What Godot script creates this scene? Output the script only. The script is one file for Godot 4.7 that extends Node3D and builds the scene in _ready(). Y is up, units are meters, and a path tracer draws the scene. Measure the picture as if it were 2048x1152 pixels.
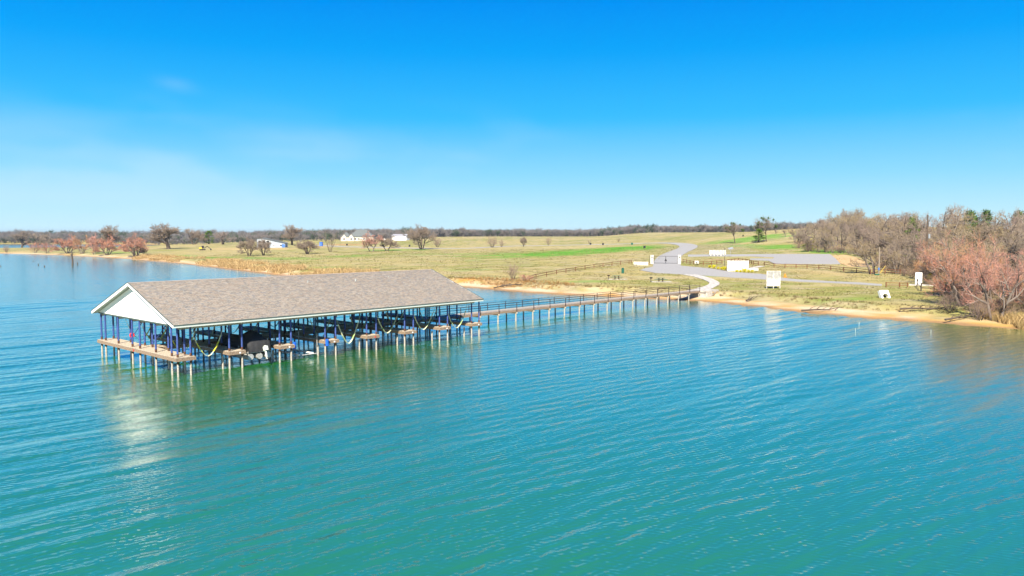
extends Node3D
# A covered boat dock on a lake in winter: pier, shore park, gate, houses and woods behind.

const EXPOSURE := 3.0
const SUN_AZ := 8.0      # degrees right of straight ahead that the light travels
const SUN_EL := 41.0
const DECK := 1.76       # dock deck above the water
const EAVE := 4.80
const RIDGE := 8.2

var rng := RandomNumberGenerator.new()
var used := {}
var M := {}
var T := {}

# ------------------------------------------------------------------ shape helpers
class Shape:
	var v := PackedVector3Array()
	var n := PackedVector3Array()
	var c := PackedColorArray()
	var tint := Color(1, 1, 1)
	var coloured := false
	func tri(a: Vector3, b: Vector3, d: Vector3, na: Vector3, nb: Vector3, nd: Vector3) -> void:
		v.append(a); v.append(d); v.append(b)
		n.append(na); n.append(nd); n.append(nb)
		if coloured:
			c.append(tint); c.append(tint); c.append(tint)
	func quad(a: Vector3, b: Vector3, d: Vector3, e: Vector3) -> void:   # counter-clockwise from outside
		var k := (d - a).cross(e - b).normalized()
		tri(a, b, d, k, k, k)
		tri(a, d, e, k, k, k)
	func box(at: Vector3, size: Vector3, turn := Basis.IDENTITY) -> void:
		var h := size * 0.5
		var p := []
		for i in 8:
			p.append(at + turn * Vector3(h.x * (1 if i & 1 else -1), h.y * (1 if i & 2 else -1), h.z * (1 if i & 4 else -1)))
		quad(p[4], p[5], p[7], p[6])
		quad(p[1], p[0], p[2], p[3])
		quad(p[5], p[1], p[3], p[7])
		quad(p[0], p[4], p[6], p[2])
		quad(p[6], p[7], p[3], p[2])
		quad(p[0], p[1], p[5], p[4])
	func bar(a: Vector3, b: Vector3, wide: float, high: float) -> void:
		var z := (b - a).normalized()
		var up := Vector3.UP if absf(z.y) < 0.95 else Vector3.RIGHT
		var x := up.cross(z).normalized()
		box((a + b) * 0.5, Vector3(wide, high, a.distance_to(b)), Basis(x, z.cross(x), z))
	func tube(p: Array, r: Array, sides: int, cap := false) -> void:
		var ring := []
		var dirs := []
		for i in p.size():
			var z: Vector3 = (p[min(i + 1, p.size() - 1)] - p[max(i - 1, 0)]).normalized()
			var up := Vector3.UP if absf(z.y) < 0.9 else Vector3.RIGHT
			var x := up.cross(z).normalized()
			var y := z.cross(x)
			var row := []
			var drow := []
			for k in sides:
				var t := TAU * k / sides
				var d := x * cos(t) + y * sin(t)
				drow.append(d)
				row.append(p[i] + d * r[i])
			ring.append(row); dirs.append(drow)
		for i in p.size() - 1:
			for k in sides:
				var j := (k + 1) % sides
				tri(ring[i][k], ring[i][j], ring[i + 1][j], dirs[i][k], dirs[i][j], dirs[i + 1][j])
				tri(ring[i][k], ring[i + 1][j], ring[i + 1][k], dirs[i][k], dirs[i + 1][j], dirs[i + 1][k])
		if cap:
			var e: int = p.size() - 1
			var zc: Vector3 = (p[e] - p[e - 1]).normalized()
			for k in range(1, sides - 1):
				tri(ring[e][0], ring[e][k], ring[e][k + 1], zc, zc, zc)
				tri(ring[0][0], ring[0][k + 1], ring[0][k], -zc, -zc, -zc)
	func prism(outline: Array, depth: float, turn: Basis, at: Vector3) -> void:   # counter-clockwise outline in x,y; z from 0 to depth
		var pts := PackedVector2Array(outline)
		var idx := Geometry2D.triangulate_polygon(pts)
		var f := turn.z
		for i in range(0, idx.size(), 3):
			var a := pts[idx[i]]; var b := pts[idx[i + 1]]; var d := pts[idx[i + 2]]
			if (b - a).cross(d - a) < 0.0:
				var s := b; b = d; d = s
			tri(at + turn * Vector3(a.x, a.y, depth), at + turn * Vector3(b.x, b.y, depth), at + turn * Vector3(d.x, d.y, depth), f, f, f)
			tri(at + turn * Vector3(a.x, a.y, 0), at + turn * Vector3(d.x, d.y, 0), at + turn * Vector3(b.x, b.y, 0), -f, -f, -f)
		for i in pts.size():
			var a2 := pts[i]; var b2 := pts[(i + 1) % pts.size()]
			quad(at + turn * Vector3(a2.x, a2.y, 0), at + turn * Vector3(b2.x, b2.y, 0), at + turn * Vector3(b2.x, b2.y, depth), at + turn * Vector3(a2.x, a2.y, depth))
	func ball(at: Vector3, r: Vector3, rings := 6, segs := 9) -> void:
		for i in rings:
			for k in segs:
				var q := []
				for o in [[i, k], [i + 1, k], [i + 1, k + 1], [i, k + 1]]:
					var t: float = PI * o[0] / rings
					var s: float = TAU * o[1] / segs
					q.append(Vector3(sin(t) * cos(s), cos(t), sin(t) * sin(s)))
				tri(at + q[0] * r, at + q[2] * r, at + q[1] * r, q[0], q[2], q[1])
				tri(at + q[0] * r, at + q[3] * r, at + q[2] * r, q[0], q[3], q[2])
	func mesh() -> ArrayMesh:
		var a := []
		if v.is_empty(): return ArrayMesh.new()
		a.resize(Mesh.ARRAY_MAX)
		a[Mesh.ARRAY_VERTEX] = v
		a[Mesh.ARRAY_NORMAL] = n
		if coloured:
			a[Mesh.ARRAY_COLOR] = c
		var m := ArrayMesh.new()
		m.add_surface_from_arrays(Mesh.PRIMITIVE_TRIANGLES, a)
		return m

func numbered(called: String) -> String:
	used[called] = used.get(called, 0) + 1
	return called if used[called] == 1 else "%s_%03d" % [called, used[called] - 1]

func tag(o: Node, label: String, category: String, group := "", kind := "") -> void:
	o.set_meta("label", label)
	if category: o.set_meta("category", category)
	if group: o.set_meta("group", group)
	if kind: o.set_meta("kind", kind)

func thing(called: String, label: String, category: String, at: Vector3, turn := 0.0, group := "") -> Node3D:
	var o := Node3D.new()
	o.name = numbered(called)
	add_child(o)
	o.position = at
	o.rotation.y = turn
	tag(o, label, category, group)
	return o

func part(called: String, mesh: Mesh, m: Material, parent: Node, at := Vector3.ZERO) -> MeshInstance3D:
	var o := MeshInstance3D.new()
	o.name = called
	o.mesh = mesh
	o.material_override = m
	parent.add_child(o, true)
	o.position = at
	return o

func single(called: String, mesh: Mesh, m: Material, label: String, category: String, group := "", kind := "", at := Vector3.ZERO) -> MeshInstance3D:
	var o := part(numbered(called), mesh, m, self, at)
	tag(o, label, category, group, kind)
	return o

func copy(o: Node3D, called: String, label := "", group := "") -> Node3D:
	var d: Node3D = o.duplicate()
	d.name = numbered(called)
	add_child(d)
	if label: d.set_meta("label", label)
	if group: d.set_meta("group", group)
	return d

func bx(size: Vector3) -> ArrayMesh:
	var s := Shape.new()
	s.box(Vector3.ZERO, size)
	return s.mesh()

# ------------------------------------------------------------------ materials
func grain_image(seed_: int, freq: float, low: float, high: float, stretch := 1.0, octaves := 4, size := 256) -> ImageTexture:
	var f := FastNoiseLite.new()
	f.seed = seed_; f.frequency = freq; f.fractal_octaves = octaves
	f.noise_type = FastNoiseLite.TYPE_SIMPLEX
	var img := f.get_seamless_image(size, size)
	var out := Image.create(size, size, true, Image.FORMAT_RGB8)
	for y in size:
		for x in size:
			var g: float = img.get_pixel(x, int(y * stretch) % size).r
			g = lerpf(low, high, clampf((g - 0.2) / 0.6, 0, 1))
			out.set_pixel(x, y, Color(g, g, g))
	out.generate_mipmaps()
	return ImageTexture.create_from_image(out)

func mat(lin: Color, rough := 0.8, tex := "", scale := 1.0, metal := 0.0) -> StandardMaterial3D:
	var m := StandardMaterial3D.new()
	m.albedo_color = lin.linear_to_srgb()
	m.roughness = rough
	m.metallic = metal
	m.metallic_specular = 0.35
	if tex:
		m.albedo_texture = T[tex]
		m.uv1_triplanar = true
		m.uv1_world_triplanar = true
		m.uv1_scale = Vector3.ONE * scale
	return m

func tinted(rough := 0.9, tex := "", scale := 1.0) -> StandardMaterial3D:
	var m := mat(Color(1, 1, 1), rough, tex, scale)
	m.vertex_color_use_as_albedo = true
	m.metallic_specular = 0.2
	return m

func make_materials() -> void:
	T.fine = grain_image(3, 0.06, 0.62, 1.0)
	T.faint = grain_image(6, 0.03, 0.92, 1.0)
	T.soft = grain_image(5, 0.02, 0.78, 1.0)
	T.turf = grain_image(8, 0.09, 0.58, 1.0, 1.0, 5, 512)
	M.post = mat(Color(.045, .08, .27), .5, "soft", .8)  # blue sky-lit shade under the roof is mixed into this steel colour
	M.rust = mat(Color(.13, .06, .035), .8, "fine", .8)
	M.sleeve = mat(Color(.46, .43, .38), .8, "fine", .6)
	M.wood = mat(Color(.58, .50, .39), .85, "fine", .35)
	M.rim = mat(Color(.32, .235, .17), .85, "fine", .5)
	M.beam = mat(Color(.58, .50, .39), .85, "fine", .5)
	M.white = mat(Color(.78, .77, .75), .6)
	M.render = mat(Color(.56, .55, .52), .8, "soft", .25)
	M.trim = mat(Color(.46, .50, .47), .5)
	M.drip = mat(Color(.06, .085, .075), .5)
	M.soffit = mat(Color(.66, .655, .64), .7, "soft", .4)
	M.shingle = tinted(.95)
	M.pierdeck = mat(Color(.42, .37, .31), .9, "fine", .4)
	M.rail = mat(Color(.03, .018, .016), .6)
	M.concrete = mat(Color(.265, .262, .25), .9, "faint", .2)
	M.walk = mat(Color(.46, .435, .39), .9, "soft", .2)
	M.fence = mat(Color(.20, .085, .04), .9, "fine", .6)
	M.fence_shaded = mat(Color(.07, .055, .045), .9, "fine", .6)  # fence wood with the shade of its spot painted into the colour
	M.black = mat(Color(.012, .012, .014), .6)
	M.iron = mat(Color(.02, .02, .022), .5)
	M.cover = mat(Color(.03, .031, .035), .8, "soft", .9)
	M.green_metal = mat(Color(.012, .085, .06), .45)
	M.galv = mat(Color(.42, .44, .46), .4, "soft", .8, .5)
	M.alu = mat(Color(.48, .48, .47), .35, "soft", .8, .3)
	M.webbing = mat(Color(.62, .65, .42), .8)
	M.pad = mat(Color(.50, .50, .05), .7)
	M.padgreen = mat(Color(.22, .34, .13), .7)
	M.blue = mat(Color(.01, .09, .50), .5)
	M.red = mat(Color(.60, .02, .015), .5)
	M.orange = mat(Color(.70, .20, .02), .7)
	M.bark = mat(Color(.115, .088, .07), .95, "fine", .8)
	M.palebark = mat(Color(.21, .175, .15), .95, "fine", .8)
	M.twig = tinted(.95)
	M.leaf = tinted(.8)
	M.leaf.backlight = Color(.12, .16, .04)
	M.tuft = tinted(.95)
	M.tuft.backlight = Color(.15, .14, .08)
	M.driftwood = mat(Color(.12, .095, .075), .95, "fine", .8)
	M.housewall = mat(Color(.62, .57, .48), .8, "soft", .2)
	M.brick = mat(Color(.50, .44, .36), .85, "fine", .3)
	M.slate = mat(Color(.15, .17, .17), .85, "fine", .3)
	M.glass = mat(Color(.02, .03, .04), .08)
	M.bluewall = mat(Color(.36, .41, .48), .6, "soft", .2)
	M.bluedoor = mat(Color(.05, .13, .36), .6)
	M.redsoil = mat(Color(.5, .24, .1), .95, "fine", .3)
	M.poleswood = mat(Color(.13, .095, .07), .9, "fine", .8)
	M.palewood = mat(Color(.33, .28, .23), .9, "fine", .8)
	M.yellow = mat(Color(.48, .34, .04), .6)

# ------------------------------------------------------------------ terrain
var shore := PackedVector2Array([Vector2(-3000.0, 480.0), Vector2(-400.7, 539.6), Vector2(-325.5, 506.6), Vector2(-258.9, 461.5), Vector2(-200.3, 407.1), Vector2(-151.1, 351.8), Vector2(-112.2, 300.7), Vector2(-73.5, 246.8), Vector2(-44.0, 215.8), Vector2(-23.3, 201.1), Vector2(-7.5, 186.6), Vector2(-2.7, 180.0), Vector2(3.9, 172.5), Vector2(10.1, 167.6), Vector2(16.1, 164.2), Vector2(22.7, 159.2), Vector2(27.2, 156.7), Vector2(34.6, 152.1), Vector2(38.1, 148.8), Vector2(42.5, 141.6), Vector2(47.5, 130.8), Vector2(52.4, 123.0), Vector2(57.8, 118.0), Vector2(62.7, 113.4), Vector2(68.8, 106.4), Vector2(95.0, 101.0), Vector2(150.0, 80.0), Vector2(420.0, 40.0), Vector2(3000.0, -300.0)])
var inlet := PackedVector2Array([Vector2(-900.0, 640.0), Vector2(-420.0, 655.0), Vector2(-330.0, 690.0), Vector2(-315.0, 760.0), Vector2(-345.0, 850.0), Vector2(-480.0, 930.0), Vector2(-900.0, 960.0)])
var land_poly := PackedVector2Array()
var gx := PackedFloat32Array()
var gd := PackedFloat32Array()
var gh := PackedFloat32Array()
var gs := PackedFloat32Array()
var rough_noise := FastNoiseLite.new()
var patch_noise := FastNoiseLite.new()

func ss(a: float, b: float, t: float) -> float:
	return smoothstep(a, b, t)

func line_gap(p: Vector2, pts: PackedVector2Array) -> float:
	var best := 1e12
	for i in pts.size() - 1:
		var a := pts[i]
		var d := pts[i + 1] - a
		var t := clampf((p - a).dot(d) / d.length_squared(), 0.0, 1.0)
		best = minf(best, (p - a - d * t).length_squared())
	return sqrt(best)

func inland(p: Vector2) -> float:      # metres from the water's edge, negative over the lake; p is (x, metres north)
	var s := line_gap(p, shore)
	if not Geometry2D.is_point_in_polygon(p, land_poly):
		return -s
	if p.x < 250 and p.y > 500:
		var m := line_gap(p, inlet)
		if Geometry2D.is_point_in_polygon(p, inlet):
			return -m
		return minf(s, m * 2.5)
	return s

func profile(s: float, bank: float) -> float:
	if s < 0.0: return maxf(-2.5, s * 0.12)
	if s < bank: return 0.63 / bank * s
	if s < bank + 1.2: return 0.63 + 0.6 * (s - bank)
	if s < 100.0: return 1.35 + 0.02 * (s - 8.2)
	if s < 450.0: return 3.186 + 0.0155 * (s - 100.0)
	return maxf(8.611 - 0.0025 * maxf(s - 900.0, 0.0), 4.0)

func axis(from: float, to: float, lo: float, hi: float, step: float, grow: float, most: float) -> PackedFloat32Array:
	var out := []
	var x := lo
	var s := step
	while x > from:
		out.push_front(x)
		s = minf(s * grow, most)
		x -= s
	out.push_front(from)
	x = lo + step
	while x < hi:
		out.append(x)
		x += step
	s = step
	while x < to:
		out.append(x)
		s = minf(s * grow, most)
		x += s
	out.append(to)
	return PackedFloat32Array(out)

func cell(a: PackedFloat32Array, x: float) -> int:
	return clampi(a.bsearch(x, false) - 1, 0, a.size() - 2)

func ground(x: float, z: float) -> float:
	var d := -z
	var i := cell(gx, x)
	var j := cell(gd, d)
	var w := gx.size()
	var fx := clampf((x - gx[i]) / (gx[i + 1] - gx[i]), 0, 1)
	var fd := clampf((d - gd[j]) / (gd[j + 1] - gd[j]), 0, 1)
	return lerpf(lerpf(gh[j * w + i], gh[j * w + i + 1], fx), lerpf(gh[(j + 1) * w + i], gh[(j + 1) * w + i + 1], fx), fd)

func on(p: Vector2, up := 0.0) -> Vector3:
	return Vector3(p.x, ground(p.x, p.y) + up, p.y)

var greens := [[34.6, 378.1, 84.1, 24.0, 0.995, 0.95], [59.5, 419.7, 35.5, 20.0, 0.906, 0.98], [-5.2, 348.0, 28.1, 10.0, 0.636, 0.55], [131.4, 440.6, 27.2, 30.0, -1.035, 0.75], [121.5, 361.4, 31.8, 12.0, -1.305, 0.75], [122.5, 312.0, 18.3, 9.0, -1.457, 0.90], [113.4, 396.7, 11.9, 10.0, -0.947, 0.60], [-141.2, 366.4, 19.0, 10.0, -0.078, 0.80], [-101.0, 346.9, 31.7, 12.0, -0.771, 0.50], [-68.0, 444.2, 24.7, 12.0, -0.358, 0.85], [-62.1, 264.2, 7.4, 5.0, -0.288, 0.50], [-21.6, 366.2, 25.6, 8.0, 0.150, 0.50], [18.4, 187.3, 10.5, 4.0, -0.140, 0.45], [50.0, 200.7, 7.5, 3.0, -0.896, 0.40], [59.2, 139.0, 5.7, 3.0, 0.145, 0.50], [42.8, 215.3, 0.7, 2.0, -0.203, 0.10], [-232.3, 466.3, 25.8, 14.0, -0.335, 0.50], [-174.3, 406.1, 30.6, 8.0, -0.714, 0.75], [-14.1, 239.1, 10.7, 8.0, -0.183, 0.30], [-73.8, 362.9, 14.1, 14.0, 0.471, 0.45]]
var tans := [[44.5, 261.7, 2.8, 6.0, -0.253, 0.80, Color(.5,.33,.16)], [80.9, 208.9, 16.1, 6.0, -1.154, 0.50, Color(.52,.40,.2)], [75.5, 282.4, 8.5, 5.0, -0.248, 0.70, Color(.46,.30,.17)], [85.4, 343.9, 4.2, 6.0, -0.354, 0.60, Color(.52,.36,.18)], [-123.4, 589.6, 13.0, 20.0, -0.389, 0.70, Color(.52,.26,.12)], [-149.6, 492.9, 21.7, 8.0, -0.341, 0.80, Color(.66,.45,.2)], [-178.3, 504.1, 23.8, 7.0, -0.726, 0.70, Color(.66,.47,.22)], [-130.5, 528.2, 7.7, 9.0, -0.350, 0.80, Color(.55,.26,.1)], [-11.9, 201.0, 6.6, 5.0, -0.799, 0.90, Color(.62,.33,.08)], [-1.7, 193.2, 8.6, 4.0, -0.990, 0.50, Color(.5,.28,.12)], [94.3, 379.7, 64.3, 25.0, 1.412, 0.35, Color(.40,.34,.24)], [40.7, 286.8, 21.0, 10.0, 1.060, 0.30, Color(.46,.37,.24)]]

func build_terrain() -> void:
	for p in shore: land_poly.append(p)
	land_poly.append(Vector2(3000, 6000)); land_poly.append(Vector2(-3000, 6000))
	rough_noise.seed = 4; rough_noise.frequency = 0.09; rough_noise.fractal_octaves = 3
	patch_noise.seed = 9; patch_noise.frequency = 0.012; patch_noise.fractal_octaves = 4
	gx = axis(-2600, 2600, -120, 125, 1.5, 1.05, 60)
	gd = axis(-60, 5200, 98, 400, 1.5, 1.04, 120)
	var w := gx.size()
	var hgt := gd.size()
	gh.resize(w * hgt); gs.resize(w * hgt)
	var v := PackedVector3Array(); v.resize(w * hgt)
	var nn := PackedVector3Array(); nn.resize(w * hgt)
	var cc := PackedColorArray(); cc.resize(w * hgt)
	for j in hgt:
		for i in w:
			var p := Vector2(gx[i], gd[j])
			var s := inland(p)
			var wob := rough_noise.get_noise_2d(p.x * 1.6, p.y * 1.6)
			var s2 := s + (wob * 1.3 if absf(s) < 40.0 else 0.0) * ss(0.0, 2.0, absf(s) + 0.4)
			var bank := 7.0 + 2.2 * rough_noise.get_noise_2d(p.x * 0.5 + 90.0, p.y * 0.5)
			var h := profile(s2, bank)
			var hill := exp(-pow((p.x - 215.0) / 95.0, 2.0) - pow((p.y - 470.0) / 110.0, 2.0))
			h += 4.5 * hill * ss(30, 130, s) + 5.0 * ss(95, 185, p.x) * ss(20, 80, s)
			if s > 9.0:
				h += rough_noise.get_noise_2d(p.x, p.y) * 0.08
			if h > 0.0 and p.y < 720.0: h *= lerpf(.5, 1.0, ss(-345, -240, p.x))
			gh[j * w + i] = h
			gs[j * w + i] = s2
			v[j * w + i] = Vector3(p.x, h, -p.y)
			cc[j * w + i] = ground_colour(p, s2, bank)
	for j in hgt:
		for i in w:
			var i0 := maxi(i - 1, 0); var i1 := mini(i + 1, w - 1)
			var j0 := maxi(j - 1, 0); var j1 := mini(j + 1, hgt - 1)
			var a := v[j * w + i1] - v[j * w + i0]
			var b := v[j1 * w + i] - v[j0 * w + i]
			nn[j * w + i] = a.cross(b).normalized()
	var idx := PackedInt32Array()
	for j in hgt - 1:
		for i in w - 1:
			var k := j * w + i
			if maxf(maxf(gh[k], gh[k + 1]), maxf(gh[k + w], gh[k + w + 1])) < -2.2: continue
			idx.append_array([k, k + w, k + 1, k + 1, k + w, k + w + 1])
	var a2 := []
	a2.resize(Mesh.ARRAY_MAX)
	a2[Mesh.ARRAY_VERTEX] = v; a2[Mesh.ARRAY_NORMAL] = nn; a2[Mesh.ARRAY_COLOR] = cc; a2[Mesh.ARRAY_INDEX] = idx
	var m := ArrayMesh.new()
	m.add_surface_from_arrays(Mesh.PRIMITIVE_TRIANGLES, a2)
	var gm := tinted(1.0, "turf", 0.16)
	single("ground", m, gm, "straw coloured winter grass land with sandy beach round the lake", "ground", "", "structure")

func ground_colour(p: Vector2, s: float, bank: float) -> Color:
	var n := patch_noise.get_noise_2d(p.x, p.y * 0.6)
	var n2 := rough_noise.get_noise_2d(p.x * 1.3 + 40.0, p.y * 1.3)
	var n3 := patch_noise.get_noise_2d(p.x * 5.0 + 300.0, p.y * 9.0)
	var straw := Color(.47, .39, .16)
	var c := straw.lerp(Color(.27, .29, .07), clampf(0.40 + n * 1.3 + n3 * 1.3, 0, 0.9))
	c = c.lerp(Color(.50, .41, .26), clampf(n2 * 1.5 - 0.1 + n3 * 1.2, 0, 0.75))
	var n4 := rough_noise.get_noise_2d(p.x * 4.2 + 11.0, p.y * 3.0 - 70.0)
	var n5 := patch_noise.get_noise_2d(p.x * 1.1 + 900.0, p.y * 6.0)
	c = c.lerp(Color(.19, .22, .06), clampf(n4 * 1.6 - .1, 0, .6)).lerp(Color(.50, .42, .23), clampf(n5 * 1.8 - .15, 0, .6))
	for g in greens:
		var q := Vector2(p.x - g[0], p.y - g[1]).rotated(-g[4])
		var t := 1.0 - (pow(q.x / g[2], 2.0) + pow(q.y / g[3], 2.0)) + n3 * 0.9 + n2 * 0.5
		c = c.lerp(Color(.105, .345, .018), clampf(t * 1.3, 0, 1) * g[5] * .95)
	for g in tans:
		var q := Vector2(p.x - g[0], p.y - g[1]).rotated(-g[4])
		var t := 1.0 - (pow(q.x / g[2], 2.0) + pow(q.y / g[3], 2.0)) + n3 * 0.6 + n2 * 0.5
		c = c.lerp(g[6], clampf(t * 1.6, 0, 1) * g[5])
	if s < bank + 3.0:
		var sand := Color(.70, .56, .37).lerp(Color(.60, .37, .13), clampf(n2 * 2.4 + n3 * 1.5 + 0.1, 0, 1))
		if p.x > 60.0: sand = sand.lerp(Color(.56, .38, .10), 0.5)
		sand = sand.lerp(Color(.36, .22, .11), 1.0 - ss(0.8, 2.8, s + n2 * 0.8))
		var edge := ss(bank - 2.0, bank + 1.0, s + n2 * 3.0 + n3 * 3.0)
		c = sand.lerp(c, edge)
	return c

# ------------------------------------------------------------------ water
func build_water() -> void:
	var size := 512
	var tile := 13.0
	var r := RandomNumberGenerator.new()
	r.seed = 77
	var waves := []
	for k in 44:
		var l := lerpf(2.0, 0.45, pow(r.randf(), 0.7)) if k < 22 else lerpf(0.4, 0.16, r.randf())
		var dir := deg_to_rad((41.0 + r.randfn(0.0, 13.0)) if k < 22 else (62.0 + r.randfn(0.0, 34.0)))
		var kx := roundi(cos(dir) * tile / l)
		var ky := roundi(sin(dir) * tile / l)
		waves.append([kx, ky, r.randf() * TAU, pow(l, 1.2) * (1.0 if k < 22 else 1.3)])
	var table := PackedFloat32Array()
	for i in size: table.append(sin(TAU * i / size))
	var hf := PackedFloat32Array(); hf.resize(size * size)
	for wv in waves:
		var ph := int(wv[2] / TAU * size)
		var kx: int = wv[0]
		var ky: int = wv[1]
		var am: float = wv[3]
		for y in size:
			var t0: int = ky * y + ph
			var o := y * size
			for x in size:
				hf[o + x] += am * table[(kx * x + t0) & 511]
	var img := Image.create(size, size, false, Image.FORMAT_RGB8)
	var px := tile / size
	var sum := 0.0
	for y in range(0, size, 4):
		for x in range(0, size - 1, 4):
			sum += pow((hf[y * size + x + 1] - hf[y * size + x]) / px, 2.0)
	var gain := 0.08 / sqrt(sum / (size * size / 16.0))
	for y in size:
		for x in size:
			var hx := hf[y * size + (x + 1) % size] - hf[y * size + (x + size - 1) % size]
			var hy := hf[((y + 1) % size) * size + x] - hf[((y + size - 1) % size) * size + x]
			var nv := Vector3(-hx * gain / px / 2.0, hy * gain / px / 2.0, 1.0).normalized()
			img.set_pixel(x, y, Color(nv.x * 0.5 + 0.5, nv.y * 0.5 + 0.5, nv.z * 0.5 + 0.5))
	var m := StandardMaterial3D.new()
	m.albedo_color = Color(.012, .116, .020).linear_to_srgb()
	m.roughness = 0.05
	m.metallic_specular = 1.0
	m.clearcoat_enabled = true
	m.clearcoat = 1.0
	m.clearcoat_roughness = 0.17
	m.normal_enabled = true
	m.normal_texture = ImageTexture.create_from_image(img)
	m.normal_scale = 1.0
	# a swell of real height near the dock, flat sheet further off
	var xs := axis(-2600, 2600, -95, 110, 0.7, 1.12, 90)
	var ds := axis(-60, 1500, 8, 200, 0.6, 1.05, 60)
	var w := xs.size()
	var swell := [[Vector2(-.77, .64), 2.3, .014, .4], [Vector2(-.68, .73), 3.1, .019, 2.1], [Vector2(-.85, .53), 4.3, .022, 4.4], [Vector2(-.6, .8), 7.7, .026, 1.0], [Vector2(-.9, .44), 12.0, .028, 3.0], [Vector2(-.74, .67), 1.75, .009, 5.0]]
	var v := PackedVector3Array(); var nn := PackedVector3Array(); var uv := PackedVector2Array(); var tg := PackedFloat32Array()
	var turn := 0.0
	for j in ds.size():
		for i in w:
			var p := Vector2(xs[i], ds[j])
			var near := (1.0 - ss(80, 260, absf(p.x))) * (1.0 - ss(150, 270, p.y)) * ss(-20, 8, p.y)
			near *= clampf(.55 + 1.3 * patch_noise.get_noise_2d(p.x * 1.6, p.y * 1.6), .1, 1.2)
			var h := 0.0
			var g := Vector2.ZERO
			if near > 0.0:
				for s in swell:
					var k: float = TAU / s[1]
					var f: float = s[0].dot(p) * k + s[3]
					h += s[2] * sin(f) * near
					g += s[0] * (s[2] * k * cos(f) * near)
			v.append(Vector3(p.x, h, -p.y))
			nn.append(Vector3(-g.x, 1.0, g.y).normalized())
			uv.append(p.rotated(turn) * Vector2(1, -1) / tile)
			tg.append_array([cos(turn), 0.0, sin(turn), 1.0])
	var idx := PackedInt32Array()
	for j in ds.size() - 1:
		for i in w - 1:
			var k := j * w + i
			idx.append_array([k, k + w, k + 1, k + 1, k + w, k + w + 1])
	var a := []
	a.resize(Mesh.ARRAY_MAX)
	a[Mesh.ARRAY_VERTEX] = v; a[Mesh.ARRAY_NORMAL] = nn; a[Mesh.ARRAY_TEX_UV] = uv; a[Mesh.ARRAY_TANGENT] = tg; a[Mesh.ARRAY_INDEX] = idx
	var me := ArrayMesh.new()
	me.add_surface_from_arrays(Mesh.PRIMITIVE_TRIANGLES, a)
	single("lake_water", me, m, "rippled green blue lake water under the covered dock", "water", "", "structure")

# ------------------------------------------------------------------ sky
func build_sky() -> Sky:
	var w := 1024
	var h := 512
	var f := FastNoiseLite.new()
	f.seed = 12; f.frequency = 0.9; f.fractal_octaves = 5
	var img := Image.create(w, h, false, Image.FORMAT_RGBF)
	var stops := [[0.0, Color(.62, .88, 1.0)], [1.2, Color(.55, .87, 1.0)], [4.0, Color(.29, .73, 1.0)], [8.0, Color(.045, .53, 1.0)], [12.5, Color(.003, .385, 1.0)], [17.0, Color(.0, .265, .95)], [35.0, Color(.0, .135, .74)], [90.0, Color(.0, .11, .56)]]
	for y in h:
		var el := 90.0 - (y + 0.5) * 180.0 / h
		var c := Color(.20, .22, .16)
		if el >= 0.0:
			for k in stops.size() - 1:
				if el >= stops[k][0] and el <= stops[k + 1][0]:
					c = stops[k][1].lerp(stops[k + 1][1], (el - stops[k][0]) / (stops[k + 1][0] - stops[k][0]))
		for x in w:
			var q := c
			if el > 0.0 and el < 24.0:
				var az := TAU * x / w
				var ln := el / 6.0
				var t := f.get_noise_3d(cos(az) * 4.5, ln * 2.6 + .8 * sin(az * 3.0), sin(az) * 4.5)
				var big := f.get_noise_3d(cos(az) * 0.8 + 7.0, ln * 0.35, sin(az) * 0.8)
				var cl := clampf(t * 1.1 + big * 1.2 - 0.2, 0, 1) * ss(0.0, 2.0, el) * (1.0 - ss(4.0, 10.0, el))
				var ad := (x + .5) * 360.0 / w - (360.0 if x >= w / 2 else 0.0)
				cl += .9 * exp(-pow((ad + 26.0) / 13.0, 2.0) - pow((el - 3.6) / 2.0, 2.0)) * clampf(.55 + t * 1.5, 0, 1)
				cl += 0.5 * exp(-pow((ad + 22.6) / 1.1, 2.0) - pow((el - 9.6 + (ad + 22.6) * .12) / .32, 2.0))
				cl += .35 * exp(-pow((ad + 24.0) / 2.6, 2.0) - pow((el - 7.6) / 1.3, 2.0)) * clampf(.5 + t * 2.0, 0, 1)
				q = c.lerp(Color(.66, .88, 1.0), clampf(cl * 0.3, 0, 0.32))
			img.set_pixel(x, y, Color(q.r / EXPOSURE, q.g / EXPOSURE, q.b / EXPOSURE))
	var ps := PanoramaSkyMaterial.new()
	ps.panorama = ImageTexture.create_from_image(img)
	var sky := Sky.new()
	sky.sky_material = ps
	return sky

# ------------------------------------------------------------------ covered dock; local x runs along the roof, local z = -across
const U0 := -1.15
const U1 := 37.7
const V0 := -2.5
const V1 := 16.9
const VC := 7.2
const DOCK_AT := Vector3(-31.12, 0, -72.91)
const DOCK_TURN := 0.8208
var finger_u := []

func L(u: float, y: float, v: float) -> Vector3:
	return Vector3(u, y, -v)

func boards(u0: float, u1: float, v0: float, v1: float, along_u: bool, y: float) -> ArrayMesh:
	var s := Shape.new()
	var wide := 0.14
	var span := (v1 - v0) if along_u else (u1 - u0)
	var n := maxi(1, roundi(span / wide))
	for k in n:
		var a := span * k / n + 0.005
		var b := span * (k + 1) / n - 0.005
		var lift := rng.randf_range(-0.004, 0.004)
		if along_u:
			s.box(L((u0 + u1) / 2, y - 0.02 + lift, v0 + (a + b) / 2), Vector3(u1 - u0, 0.04, b - a))
		else:
			s.box(L(u0 + (a + b) / 2, y - 0.02 + lift, (v0 + v1) / 2), Vector3(b - a, 0.04, v1 - v0))
	return s.mesh()

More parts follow.
